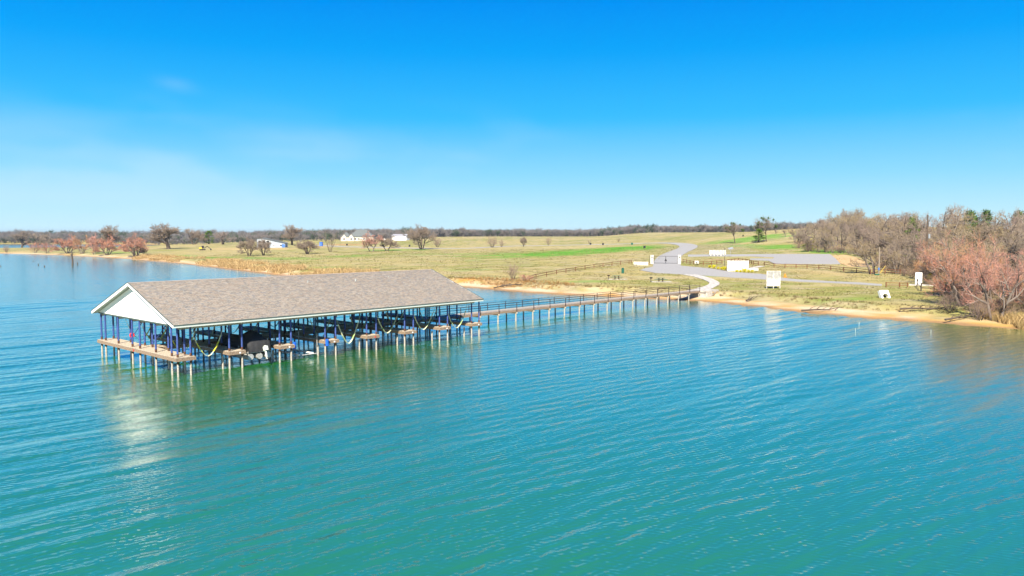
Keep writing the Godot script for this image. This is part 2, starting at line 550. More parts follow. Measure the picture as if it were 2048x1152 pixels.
func rims(deck: Node3D, u0: float, u1: float, v0: float, v1: float, y: float, m: Material) -> void:
	var h := 0.30
	var yy := y - 0.05 - h / 2
	part("rim_board", bx(Vector3(u1 - u0 + 0.1, h, 0.05)), m, deck, L((u0 + u1) / 2, yy, v0 - 0.025))
	part("rim_board", bx(Vector3(u1 - u0 + 0.1, h, 0.05)), m, deck, L((u0 + u1) / 2, yy, v1 + 0.025))
	part("rim_board", bx(Vector3(0.05, h, v1 - v0)), m, deck, L(u0 - 0.025, yy, (v0 + v1) / 2))
	part("rim_board", bx(Vector3(0.05, h, v1 - v0)), m, deck, L(u1 + 0.025, yy, (v0 + v1) / 2))

func build_dock() -> void:
	var d := thing("covered_boat_dock", "long covered boat dock with shingled gable roof standing on posts in the lake", "boat dock", DOCK_AT, DOCK_TURN)
	# roof slopes: slab, shingles, trims
	var half := (V1 - V0) / 2
	var rise := RIDGE - EAVE
	var slope_len := sqrt(half * half + rise * rise)
	var ang := atan2(rise, half)
	var lenu := U1 - U0
	var cu := (U0 + U1) / 2
	var sh := Shape.new()
	sh.coloured = true
	var courses := int(slope_len / 0.15)
	var tints := [Color(.245, .218, .183), Color(.205, .188, .165), Color(.275, .242, .20), Color(.195, .19, .182), Color(.25, .21, .172), Color(.265, .242, .208)]
	var cols := int(lenu / 0.3)
	for r in courses:
		var s0 := slope_len * r / courses
		var s1 := slope_len * (r + 1) / courses + 0.01
		var shift := rng.randf()
		for k in cols + 1:
			var x0 := clampf((k - shift) * 0.3, 0, lenu)
			var x1 := clampf((k + 1 - shift) * 0.3 - 0.012, 0, lenu)
			if x1 - x0 < 0.02: continue
			var t: Color = tints[rng.randi() % 6]
			var b := rng.randf_range(0.86, 1.1)
			sh.tint = Color(t.r * b, t.g * b, t.b * b)
			var up := 0.022 + rng.randf() * 0.012
			var q := []
			for e in [[x0, s0, up], [x1, s0, up], [x1, s1, 0.006], [x0, s1, 0.006]]:
				q.append(Vector3(e[0] - lenu / 2, e[1] * sin(ang) + e[2] * cos(ang), -(e[1] * cos(ang) - e[2] * sin(ang)) + half))
			sh.quad(q[0], q[1], q[2], q[3])
			var lo0: Vector3 = q[0] - Vector3(0, cos(ang), sin(ang)) * up
			var lo1: Vector3 = q[1] - Vector3(0, cos(ang), sin(ang)) * up
			sh.quad(lo0, lo1, q[1], q[0])
	var shm := sh.mesh()
	var sk := Shape.new()   # sheathing slab under one slope
	sk.box(Vector3.ZERO, Vector3(lenu, 0.1, slope_len))
	var slab := sk.mesh()
	var rm: Node3D
	for side in [0, 1]:
		var o := part("roof_slope", slab, M.soffit, d)
		var flip := Basis(Vector3.UP, PI * side)
		o.transform = Transform3D(flip * Basis(Vector3.RIGHT, ang), Vector3(cu, (EAVE + RIDGE) / 2 - 0.056 * cos(ang), -VC) + flip * Vector3(0, 0, half / 2))
		var sg := part("shingles", shm, M.shingle, o)
		sg.transform = o.transform.affine_inverse() * Transform3D(flip, Vector3(cu, EAVE, -VC))
		sg.set_meta("kind", "stuff")
		var vv: float = V0 if side == 0 else V1
		var out: float = -1.0 if side == 0 else 1.0
		part("fascia", bx(Vector3(lenu, 0.19, 0.04)), M.trim, d, L(cu, EAVE - 0.15, vv + 0.03 * out))
		part("drip_edge", bx(Vector3(lenu + 0.06, 0.09, 0.07)), M.drip, d, L(cu, EAVE - 0.03, vv + 0.045 * out))
	for k in int(lenu / 0.3):
		var cs := Basis(Vector3.UP, 0)
		var cap := part("ridge_cap", ridge_piece(), M.shingle, d, L(U0 + 0.15 + k * 0.3, RIDGE + 0.012, VC))
		cap.basis = cs
	for e in [[U0, -1.0], [U1, 1.0]]:
		for side in [-1.0, 1.0]:
			var a := L(e[0] + e[1] * 0.03, EAVE - 0.14, VC + side * (half + 0.02))
			var b := L(e[0] + e[1] * 0.03, RIDGE - 0.14, VC)
			var s := Shape.new()
			s.bar(a, b, 0.05, 0.26)
			part("rake_board", s.mesh(), M.white, d)
			s = Shape.new()
			s.bar(a + Vector3(e[1] * 0.02, 0.16, 0), b + Vector3(e[1] * 0.02, 0.16, 0), 0.08, 0.045)
			part("drip_edge", s.mesh(), M.drip, d)
		var gu: float = e[0] - e[1] * 0.62
		var g := Shape.new()
		var gw := half - 0.25
		g.prism([Vector2(-gw, 0), Vector2(gw, 0), Vector2(0, rise * gw / half)], 0.05, Basis(Vector3(0, 0, e[1] * -1.0), Vector3.UP, Vector3(e[1], 0, 0)), L(gu, EAVE - 0.14, VC))
		var gp := part("gable_wall", g.mesh(), M.white, d)
		part("gable_beam", bx(Vector3(0.16, 0.12, 2 * gw)), M.drip, d, L(gu, EAVE - 0.2, VC))
		var bb := Shape.new()
		for q in range(-7, 8):
			var zz := q * 1.22
			var top := rise * (gw - absf(zz)) / half - 0.05
			if top > 0.1:
				bb.box(Vector3(gu + e[1] * 0.056, EAVE - 0.14 + top / 2, -VC + zz), Vector3(0.012, top, 0.05))
		var bt := part("panel_battens", bb.mesh(), M.white, gp)
		bt.set_meta("kind", "stuff")
	for s2 in [[.48, 0.0], [.78, .3], [.64, -.4], [.31, .6]]:
		var fl := Shape.new()
		fl.tube([Vector3.ZERO, Vector3(0, 0.35, 0)], [0.05, 0.05], 8, true)
		part("vent_pipe", fl.mesh(), M.trim, d, L(U0 + lenu * s2[0], RIDGE - 0.9 + s2[1] * 0.1, VC - 2.1 + s2[1]))
	# trusses
	finger_u = []
	for k in 7: finger_u.append(4.45 + 5.35 * k)
	var tr := Shape.new()
	tr.bar(L(0, EAVE - 0.25, V0 + .5), L(0, EAVE - 0.25, V1 - .5), .1, .16)
	for k in 6:
		var va := V0 + .8 + k * (V1 - V0 - 1.6) / 6
		var vb := va + (V1 - V0 - 1.6) / 6
		var ya := RIDGE - 0.3 - absf(va - VC) / half * rise
		var yb := RIDGE - 0.3 - absf(vb - VC) / half * rise
		tr.bar(L(0, ya - .02, va), L(0, yb - .02, vb), .06, .1)
		tr.bar(L(0, EAVE - .2, va), L(0, yb, vb), .05, .07)
	var trm := tr.mesh()
	var tus := [-.45, .75]
	for u in finger_u:
		tus.append(u + .2); tus.append(u + 1.4)
	for u in tus: part("roof_truss", trm, M.beam, d, L(u, 0, 0))
	for v in [-1.6, 3.0, 6.6, 8.4, 11.9, 16.4]:
		part("eave_beam", bx(Vector3(lenu - 1.4, .2, .09)), M.beam, d, L(cu, EAVE - .43, v))
	# posts
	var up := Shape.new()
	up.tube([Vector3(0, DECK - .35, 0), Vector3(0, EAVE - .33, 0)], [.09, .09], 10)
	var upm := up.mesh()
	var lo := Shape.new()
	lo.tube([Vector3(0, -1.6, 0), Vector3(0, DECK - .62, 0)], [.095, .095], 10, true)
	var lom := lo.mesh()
	var co := Shape.new()
	co.tube([Vector3(0, DECK - .63, 0), Vector3(0, DECK + .3, 0)], [.1, .1], 10, true)
	var com := co.mesh()
	var spots := []
	for v in [-1.6, -.4, 3.0, 6.6, 8.4, 11.9, 15.3, 16.4]:
		spots.append([-.45, v]); spots.append([.75, v])
	for u in finger_u:
		for v in [-1.45, 2.6, 6.55]:
			spots.append([u + .15, v]); spots.append([u + 1.45, v])
		for v in [8.45, 12.2, 16.2]:
			spots.append([u + .15, v]); spots.append([u + 1.45, v])
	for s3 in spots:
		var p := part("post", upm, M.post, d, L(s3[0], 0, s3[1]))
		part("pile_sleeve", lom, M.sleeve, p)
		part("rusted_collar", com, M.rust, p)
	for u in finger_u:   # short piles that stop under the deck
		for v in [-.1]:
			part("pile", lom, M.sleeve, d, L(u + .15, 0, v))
	# decks
	var e0 := part("end_walkway", boards(-.75, 1.05, -1.9, 16.7, true, DECK), M.wood, d)
	rims(e0, -.75, 1.05, -1.9, 16.7, DECK, M.rim)
	e0.set_meta("kind", "stuff")
	var wk := part("centre_walkway", boards(1.1, 38.2, 6.5, 8.5, false, DECK), M.wood, d)
	rims(wk, 1.1, 38.2, 6.5, 8.5, DECK, M.rim)
	wk.set_meta("kind", "stuff")
	for u in finger_u:
		for vv in [[-1.75, 6.42], [8.58, 16.4]]:
			var fm := part("finger_pier", boards(u, u + 1.62, vv[0], vv[1], true, DECK), M.wood, d)
			rims(fm, u, u + 1.62, vv[0], vv[1], DECK, M.rim)
			fm.set_meta("kind", "stuff")
	# knee braces
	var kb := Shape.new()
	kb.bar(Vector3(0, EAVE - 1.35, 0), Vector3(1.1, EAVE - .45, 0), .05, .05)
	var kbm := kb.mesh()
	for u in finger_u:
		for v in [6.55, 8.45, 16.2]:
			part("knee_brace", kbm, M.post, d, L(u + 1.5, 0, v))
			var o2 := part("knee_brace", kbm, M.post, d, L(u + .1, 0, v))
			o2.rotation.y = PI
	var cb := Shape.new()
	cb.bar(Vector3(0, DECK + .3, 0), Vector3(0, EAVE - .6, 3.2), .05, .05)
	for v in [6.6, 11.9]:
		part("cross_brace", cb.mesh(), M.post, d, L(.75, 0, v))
	# dock boxes' reflectors and bumpers
	for k in 7:
		part("reflector", bx(Vector3(.14, .14, .02)), M.red if k == 3 else M.white, d, L(finger_u[k] + 1.05, DECK - .2, -1.75 - .065))
	part("reflector", bx(Vector3(.02, .22, .14)), M.red, d, L(-.75 - .065, DECK - .2, 7.3))
	var bp := Shape.new()
	bp.tube([Vector3(0, -.42, 0), Vector3(0, .28, 0)], [.17, .17], 12, true)
	for s4 in [[finger_u[1] + 1.83, -1.45], [finger_u[2] + .03, -1.98]]:
		part("bumper", bp.mesh(), M.blue, d, L(s4[0], DECK - .1, s4[1]))

func ridge_piece() -> ArrayMesh:
	if M.has("_ridge"): return M._ridge
	var s := Shape.new()
	s.coloured = true
	s.tint = Color(.29, .25, .22)
	var sl := (RIDGE - EAVE) / ((V1 - V0) / 2)
	s.quad(Vector3(-.15, 0, 0), Vector3(-.15, -.17 * sl + .02, .17), Vector3(.152, -.17 * sl + .035, .17), Vector3(.152, .015, 0))
	s.quad(Vector3(-.15, -.17 * sl + .02, -.17), Vector3(-.15, 0, 0), Vector3(.152, .015, 0), Vector3(.152, -.17 * sl + .035, -.17))
	M._ridge = s.mesh()
	return M._ridge

func dock_point(u: float, y: float, v: float) -> Vector3:
	return DOCK_AT + Basis(Vector3.UP, DOCK_TURN) * L(u, y, v)

func build_slings() -> void:
	# boat lift slings hang in the empty slips
	var bays := []
	for k in 7:
		var a: float = 1.05 if k == 0 else finger_u[k - 1] + 1.62
		bays.append([a, finger_u[k]])
	var names := ["end", "boat", "third", "fourth", "fifth", "sixth", "last"]
	for k in 7:
		for q in [[-.9, 0], [4.4, 1], [10.6, 2], [14.4, 3]]:
			if k == 1 and q[1] < 2: continue
			if (k > 4 and q[1] > 1) or (k == 2 and q[1] < 2): continue
			var gap: float = bays[k][1] - bays[k][0]
			var low: float = 1.0 + rng.randf() * 0.7
			var t := thing("boat_lift_sling", ("yellow padded" if k == 0 else "pale green webbing") + " boat lift sling hanging in the %s slip of the dock" % names[k], "sling", dock_point((bays[k][0] + bays[k][1]) / 2, low, q[0]), DOCK_TURN, "slings hanging in the dock slips")
			var s := Shape.new()
			var pd := Shape.new()
			var pts := []
			for i in 13:
				var f := -1.0 + i / 6.0
				pts.append(Vector3(f * (gap / 2 - .18), (EAVE - .75 - low) * pow(absf(f), 1.7), 0.12 * sin(f * 2.0 + k)))
			for i in 12:
				var thick := .02
				s.bar(pts[i], pts[i + 1], .17 if absf(i - 5.5) < 4.6 else .04, thick)
				if i in ([2, 3, 8, 9] if k == 0 else [3, 8]):
					pd.bar(pts[i] + Vector3(0, .012, 0), pts[i + 1] + Vector3(0, .012, 0), .2 if k == 0 else .15, .05)
			part("strap", s.mesh(), M.webbing, t)
			part("pad", pd.mesh(), M.pad if k == 0 else M.padgreen, t)

func build_boat() -> void:
	var cu: float = (finger_u[0] + 1.62 + finger_u[1]) / 2
	var t := thing("pontoon_boat", "pontoon boat under a black cover hoisted in the dock slip", "boat", dock_point(cu, .22, 2.1), DOCK_TURN)
	# local x across the slip, local +z towards the open lake (stern)
	for x in [-.95, 0.0, .95]:
		var p := Shape.new()
		p.tube([Vector3(x, .95, -4.0), Vector3(x, .72, -3.2), Vector3(x, .68, -2.4), Vector3(x, .68, 3.15), Vector3(x, .68, 3.25)], [.05, .26, .33, .33, .30], 14, true)
		part("pontoon", p.mesh(), M.alu, t)
	part("deck", bx(Vector3(2.5, .1, 6.9)), M.alu, t, Vector3(0, 1.1, -.25))
	part("side_rail", bx(Vector3(2.54, .05, .04)), M.white, t, Vector3(0, 1.2, 3.22))
	# cover: cross-sections from bow to stern, rounded with a peak over the folded canopy, draped hem
	var c := Shape.new()
	var sec := [[-3.6, 1.9, .95], [-3.2, 2.2, 1.18], [-2.0, 2.3, 1.26], [-.6, 2.4, 1.27], [.6, 2.75, 1.27], [1.5, 3.1, 1.26], [2.2, 3.05, 1.25], [2.9, 2.6, 1.23], [3.24, 2.3, 1.2]]
	var rows := []
	for q in sec:
		var row := []
		for i in 17:
			var f := -1.0 + i / 8.0
			var wave := 0.03 * sin(i * 2.6 + q[0] * 3.1) + 0.02 * sin(i * 5.1 + q[0])
			var y: float
			var x: float
			if absf(f) > .7:
				var g := (absf(f) - .7) / .3
				x = signf(f) * (q[2] + wave * .8 + .03 * g)
				y = lerpf(1.95 if q[0] < .3 else 2.1, 1.14 + wave, g)
			else:
				x = f / .7 * q[2]
				y = lerpf(q[1], 1.95 if q[0] < .3 else 2.1, pow(absf(f) / .7, 1.8)) + wave * .6
			row.append(Vector3(x, y, q[0]))
		rows.append(row)
	var smooth := SurfaceTool.new()
	smooth.begin(Mesh.PRIMITIVE_TRIANGLES)
	smooth.set_smooth_group(0)
	for r in rows:
		for p in r: smooth.add_vertex(p)
	# stern curtain with folds
	var stern := []
	for i in 17:
		var b: Vector3 = rows[8][i]
		stern.append(Vector3(b.x * 1.0, 1.12, 3.34 + .05 * sin(i * 2.1)))
	for p in stern: smooth.add_vertex(p)
	var bow := []
	for i in 17:
		var b: Vector3 = rows[0][i]
		bow.append(Vector3(b.x * .97, 1.12, -3.72))
	for p in bow: smooth.add_vertex(p)
	for r in 8:
		for i in 16:
			var k := r * 17 + i
			for e in [k, k + 1, k + 17, k + 1, k + 18, k + 17]: smooth.add_index(e)
	for i in 16:
		var a := 8 * 17 + i
		for e in [a, a + 1, a + 17, a + 1, a + 18, a + 17]: smooth.add_index(e)
		var b := 10 * 17 + i
		for e in [b, b + 1, i, b + 1, i + 1, i]: smooth.add_index(e)
	smooth.generate_normals()
	part("cover", smooth.commit(), M.cover, t)
	var em := Shape.new()
	em.prism([Vector2(-.12, 0), Vector2(.12, 0), Vector2(0, .2)], .01, Basis(Vector3(0, 0, 1), Vector3.UP, Vector3(-1, 0, 0)), Vector3(-1.33, 1.5, 1.6))
	part("emblem", em.mesh(), M.trim, t)
	# outboard motor
	var ob := Shape.new()
	ob.box(Vector3(.35, 1.45, 3.75), Vector3(.30, .42, .46), Basis(Vector3.RIGHT, -.35))
	ob.ball(Vector3(.35, 1.62, 3.72), Vector3(.17, .13, .25))
	ob.tube([Vector3(.35, 1.3, 3.75), Vector3(.35, .55, 3.95)], [.12, .09], 8, true)
	ob.box(Vector3(.35, .5, 4.02), Vector3(.05, .1, .4))
	var o := part("outboard_motor", ob.mesh(), M.trim, t)
	var pr := Shape.new()
	for k in 3:
		var a := TAU * k / 3
		pr.box(Vector3(.35 + cos(a) * .11, .5 + sin(a) * .11, 4.25), Vector3(.18, .09, .02), Basis(Vector3.BACK, a))
	part("propeller", pr.mesh(), M.iron, o)
	# lift cradle under the boat and the empty lift in the next slip
	var cr := thing("boat_lift_cradle", "white tube boat lift cradle in the slip beside the covered pontoon boat", "boat lift", dock_point(cu + 5.35, 0, 1.2), DOCK_TURN)
	for z in [-1.6, 1.9]:
		var s := Shape.new()
		s.tube([Vector3(-1.4, .35, z), Vector3(1.4, .35, z)], [.06, .06], 8, true)
		part("cross_tube", s.mesh(), M.alu, cr)
	for x in [-.8, .8]:
		part("bunk", bx(Vector3(.16, .12, 4.2)), M.white, cr, Vector3(x, .48, .1))
	for x in [-1.5, 1.5]:
		for z in [-1.6, 1.9]:
			var s := Shape.new()
			s.tube([Vector3(x, .2, z), Vector3(x, 2.4, z)], [.045, .045], 8, true)
			part("lift_guide", s.mesh(), M.alu, cr)
	for q in [[-.28, 8.9, "ring"], [4.62, 12.4, "ring"]]:
		var lr := TorusMesh.new()
		lr.inner_radius = .14; lr.outer_radius = .25; lr.rings = 20; lr.ring_segments = 10
		var o3 := single("life_ring", lr, M.red, "red life ring hung on a post %s" % ("over the dock end walkway" if q[0] < 0 else "inside the covered dock"), "life ring", "life rings on dock posts", "", dock_point(q[0], DECK + 1.1, q[1]))
		o3.rotation = Vector3(PI / 2, DOCK_TURN, 0)

func build_pier() -> void:
	var u0 := 38.3
	var u1 := 106.5
	var t := thing("boardwalk_pier", "long narrow boardwalk pier with dark railings from the shore to the covered dock", "pier", DOCK_AT, DOCK_TURN)
	var v0 := 6.5
	var v1 := 8.6
	var dk := part("deck_boards", boards(u0, u1, v0, v1, false, DECK), M.pierdeck, t)
	dk.set_meta("kind", "stuff")
	for v in [v0 - .03, v1 + .03]:
		part("stringer", bx(Vector3(u1 - u0, .3, .06)), M.rim, t, L((u0 + u1) / 2, DECK - .2, v))
	var n := 18
	var gap := (u1 - u0 - .4) / n
	var post := bx(Vector3(.07, 1.42, .07))
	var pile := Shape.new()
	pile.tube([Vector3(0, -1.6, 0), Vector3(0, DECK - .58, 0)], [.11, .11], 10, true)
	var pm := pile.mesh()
	var cap := bx(Vector3(.2, .22, v1 - v0 + .3))
	for k in n + 1:
		var u := u0 + .2 + gap * k
		for v in [v0 - .1, v1 + .1]:
			part("railing_post", post, M.rail, t, L(u, DECK + .4, v))
		part("cap_beam", cap, M.beam, t, L(u, DECK - .46, (v0 + v1) / 2))
		for v in [v0 + .1, v1 - .1]:
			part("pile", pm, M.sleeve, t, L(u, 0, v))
	for v in [v0 - .1, v1 + .1]:
		for h in [1.09, .76, .43]:
			part("rail", bx(Vector3(u1 - u0, .05, .05)), M.rail, t, L((u0 + u1) / 2, DECK + h, v))
	# abutment where the pier meets the bank
	var a := thing("pier_abutment", "concrete abutment with stepped block wing at the landward end of the boardwalk pier", "abutment", DOCK_AT, DOCK_TURN)
	part("landing_slab", bx(Vector3(5.4, .3, 4.0)), M.walk, a, L(109.3, DECK - .17, 7.4))
	var wing := Shape.new()
	wing.prism([Vector2(0, -1.6), Vector2(2.6, -1.6), Vector2(2.6, -.02), Vector2(.5, -.02)], .3, Basis(Vector3(1, 0, 0), Vector3.UP, Vector3(0, 0, 1)), L(106.7, DECK - .33, 5.6))
	part("side_wall", wing.mesh(), M.walk, a)
	part("front_wall", bx(Vector3(.3, 1.4, 4.0)), M.walk, a, L(106.95, DECK - 1.03, 7.5))
	for r in 3:
		for k in 7:
			var b := part("block", bx(Vector3(.42, .2, .3)), M.brick if (r + k) % 3 else M.redsoil, a, L(109.6 + k * .45 + .2 * (r % 2), DECK - .45 - r * .22, 5.35 + .05 * r))
			b.rotation.y = .02 * sin(k * 3.0 + r)

# ------------------------------------------------------------------ roads and paths
func strip(pts: Array, wide: Array, lift: float) -> ArrayMesh:
	# a slab that follows the ground along a smoothed centre line
	var c := Curve2D.new()
	for i in pts.size():
		var p: Vector2 = pts[i]
		var t: Vector2 = (pts[min(i + 1, pts.size() - 1)] - pts[max(i - 1, 0)]) * 0.17
		c.add_point(p, -t, t)
	var len := c.get_baked_length()
	var n := maxi(2, int(len / 1.6))
	if len > 250.0: n = int(len / 4.0)
	var s := Shape.new()
	var rows := []
	for i in n + 1:
		var f := float(i) / n
		var p := c.sample_baked(f * len, true)
		var q := c.sample_baked(minf(f * len + .5, len), true)
		var q0 := c.sample_baked(maxf(f * len - .5, 0), true)
		var dir := (q - q0).normalized()
		var side := Vector2(-dir.y, dir.x)
		var wf := f * (wide.size() - 1)
		var wi := mini(int(wf), wide.size() - 2)
		var w := lerpf(wide[wi], wide[wi + 1], wf - wi)
		var row := []
		var m := maxi(2, int(w / 1.6))
		for k in m + 1 if false else 7:
			row.append(on(p + side * (k / 6.0 - .5) * w, lift))
		rows.append(row)
	for i in n:
		for k in 6:
			s.quad(rows[i][k], rows[i + 1][k], rows[i + 1][k + 1], rows[i][k + 1])
		for k in [0, 6]:
			var a: Vector3 = rows[i][k]; var b: Vector3 = rows[i + 1][k]
			var dn := Vector3(0, -.4, 0)
			if k == 6: s.quad(a, b, b + dn, a + dn)
			else: s.quad(b, a, a + dn, b + dn)
	return s.mesh()

func sheet(outline: Array, lift: float) -> ArrayMesh:
	# a slab over an outlined area, cut into small squares so that it follows the ground
	var poly := PackedVector2Array(outline)
	var lo := poly[0]; var hi := poly[0]
	for p in poly:
		lo = lo.min(p); hi = hi.max(p)
	var s := Shape.new()
	var step := 2.0
	var x := lo.x
	while x < hi.x:
		var y := lo.y
		while y < hi.y:
			var sq := PackedVector2Array([Vector2(x, y), Vector2(x + step, y), Vector2(x + step, y + step), Vector2(x, y + step)])
			for piece in Geometry2D.intersect_polygons(poly, sq):
				var id := Geometry2D.triangulate_polygon(piece)
				for i in range(0, id.size(), 3):
					var a := on(piece[id[i]], lift); var b := on(piece[id[i + 1]], lift); var c := on(piece[id[i + 2]], lift)
					if (b - a).cross(c - a).y < 0.0:
						var q := b; b = c; c = q
					var k := (b - a).cross(c - a).normalized()
					s.tri(a, b, c, k, k, k)
			y += step
		x += step
	for i in poly.size():
		var a2 := on(poly[i], lift); var b2 := on(poly[(i + 1) % poly.size()], lift)
		var dn := Vector3(0, -.4, 0)
		s.quad(a2 + dn, b2 + dn, b2, a2)
	return s.mesh()

func build_roads() -> void:
	single("road", strip([Vector2(46.25, -236.00), Vector2(51.64, -266.16), Vector2(61.76, -311.43), Vector2(73.65, -353.65), Vector2(84.99, -389.43), Vector2(92.42, -417.58), Vector2(96.85, -449.10), Vector2(96.40, -479.12), Vector2(89.77, -500.77), Vector2(74.05, -500.55), Vector2(48.75, -498.45), Vector2(23.68, -496.91), Vector2(-1.23, -492.18), Vector2(-24.22, -459.81), Vector2(-47.76, -464.35), Vector2(-82.61, -499.05), Vector2(-110.27, -526.55), Vector2(-136.59, -567.38), Vector2(-158.44, -596.10)], [8.6, 8.6, 8.6, 9.5, 8.5, 8, 8, 7, 7, 7], .11), M.concrete, "pale concrete road curving away from the white pillared gate", "road", "", "structure")
	single("turnaround", sheet([Vector2(36.38, -226.16), Vector2(39.30, -235.17), Vector2(44.21, -244.42), Vector2(46.07, -249.49), Vector2(51.14, -248.24), Vector2(53.37, -242.11), Vector2(56.77, -228.21), Vector2(58.80, -214.63), Vector2(62.27, -208.15), Vector2(64.19, -205.93), Vector2(64.72, -200.31), Vector2(64.60, -191.69), Vector2(66.92, -184.76), Vector2(71.68, -179.22), Vector2(76.07, -173.78), Vector2(78.30, -168.20), Vector2(76.85, -165.08), Vector2(72.67, -170.90), Vector2(66.54, -177.52), Vector2(61.80, -183.35), Vector2(58.80, -188.53), Vector2(54.19, -193.25), Vector2(47.95, -202.88), Vector2(43.78, -207.33), Vector2(38.50, -214.23)], .12), M.concrete, "pale concrete turnaround and lane in front of the gate", "driveway", "", "structure")
	single("parking_lot", sheet([Vector2(71.84, -325.29), Vector2(86.03, -321.86), Vector2(102.78, -317.47), Vector2(111.23, -307.80), Vector2(117.81, -295.24), Vector2(109.78, -269.92), Vector2(100.57, -243.76), Vector2(90.91, -247.04), Vector2(81.73, -246.48), Vector2(86.25, -268.33), Vector2(82.68, -276.72), Vector2(85.38, -285.77), Vector2(92.95, -283.71), Vector2(96.33, -292.91), Vector2(90.82, -304.05), Vector2(67.93, -307.54)], .12), M.concrete, "pale grey parking lot behind the brown rail fence", "parking lot", "", "structure")
	single("footpath", strip([Vector2(45.60, -206.09), Vector2(46.65, -199.47), Vector2(46.58, -189.48), Vector2(45.93, -181.23), Vector2(44.50, -175.11), Vector2(41.88, -168.93), Vector2(39.13, -163.20), Vector2(37.78, -160.48)], [3.2, 2.6, 2.4, 2.2, 2.4, 3.6], .12), M.walk, "white concrete footpath winding from the turnaround to the pier", "footpath", "", "structure")
	single("wall_path", strip([Vector2(67.36, -226.22), Vector2(71.30, -232.60), Vector2(74.93, -238.15)], [1.6, 1.6], .12), M.walk, "short white path between the white wall and the rail fence", "footpath", "", "structure")
	single("dirt_track", strip([Vector2(116.28, -287.75), Vector2(112.77, -269.78), Vector2(105.21, -244.96), Vector2(100.26, -228.69)], [7, 8, 6], .05), M.redsoil, "tan dirt strip beside the parking lot", "track", "", "structure")
	M.redsoil.albedo_color = Color(.60, .41, .20).linear_to_srgb()

# ------------------------------------------------------------------ fences
func fence(pts: Array, label: String, m: Material, high := 1.25) -> void:
	var at := on(pts[0])
	var t := thing("rail_fence", label, "fence", at, 0, "brown split rail fences of the shore park")
	var pm := Shape.new()
	pm.box(Vector3(0, high / 2 - .15, 0), Vector3(.17, high + .3, .17))
	var pmesh := pm.mesh()
	var prev := Vector3.ZERO
	for i in pts.size():
		var p := on(pts[i]) - at
		part("post", pmesh, m, t, p)
		if i > 0:
			for h in [.88, .42]:
				var s := Shape.new()
				var dir := (p - prev).normalized() * .1
				s.bar(prev + Vector3(0, high * h + rng.randf_range(-.03, .03), 0) - dir, p + Vector3(0, high * h + rng.randf_range(-.03, .03), 0) + dir, .07, .13)
				part("rail", s.mesh(), m, t)
		prev = p

func between(pts: Array, gap: float) -> Array:
	var c := Curve2D.new()
	for p in pts: c.add_point(p)
	var n := maxi(1, roundi(c.get_baked_length() / gap))
	var out := []
	for i in n + 1: out.append(c.sample_baked(c.get_baked_length() * i / n))
	return out

func triangle_emblem(size: float) -> ArrayMesh:
	var s := Shape.new()
	s.prism([Vector2(-.5, 0) * size, Vector2(-.16, 0) * size, Vector2(0, .34) * size, Vector2(.16, 0) * size, Vector2(.5, 0) * size, Vector2(.06, 1.05) * size, Vector2(-.06, 1.05) * size], .04, Basis.IDENTITY, Vector3.ZERO)
	return s.mesh()

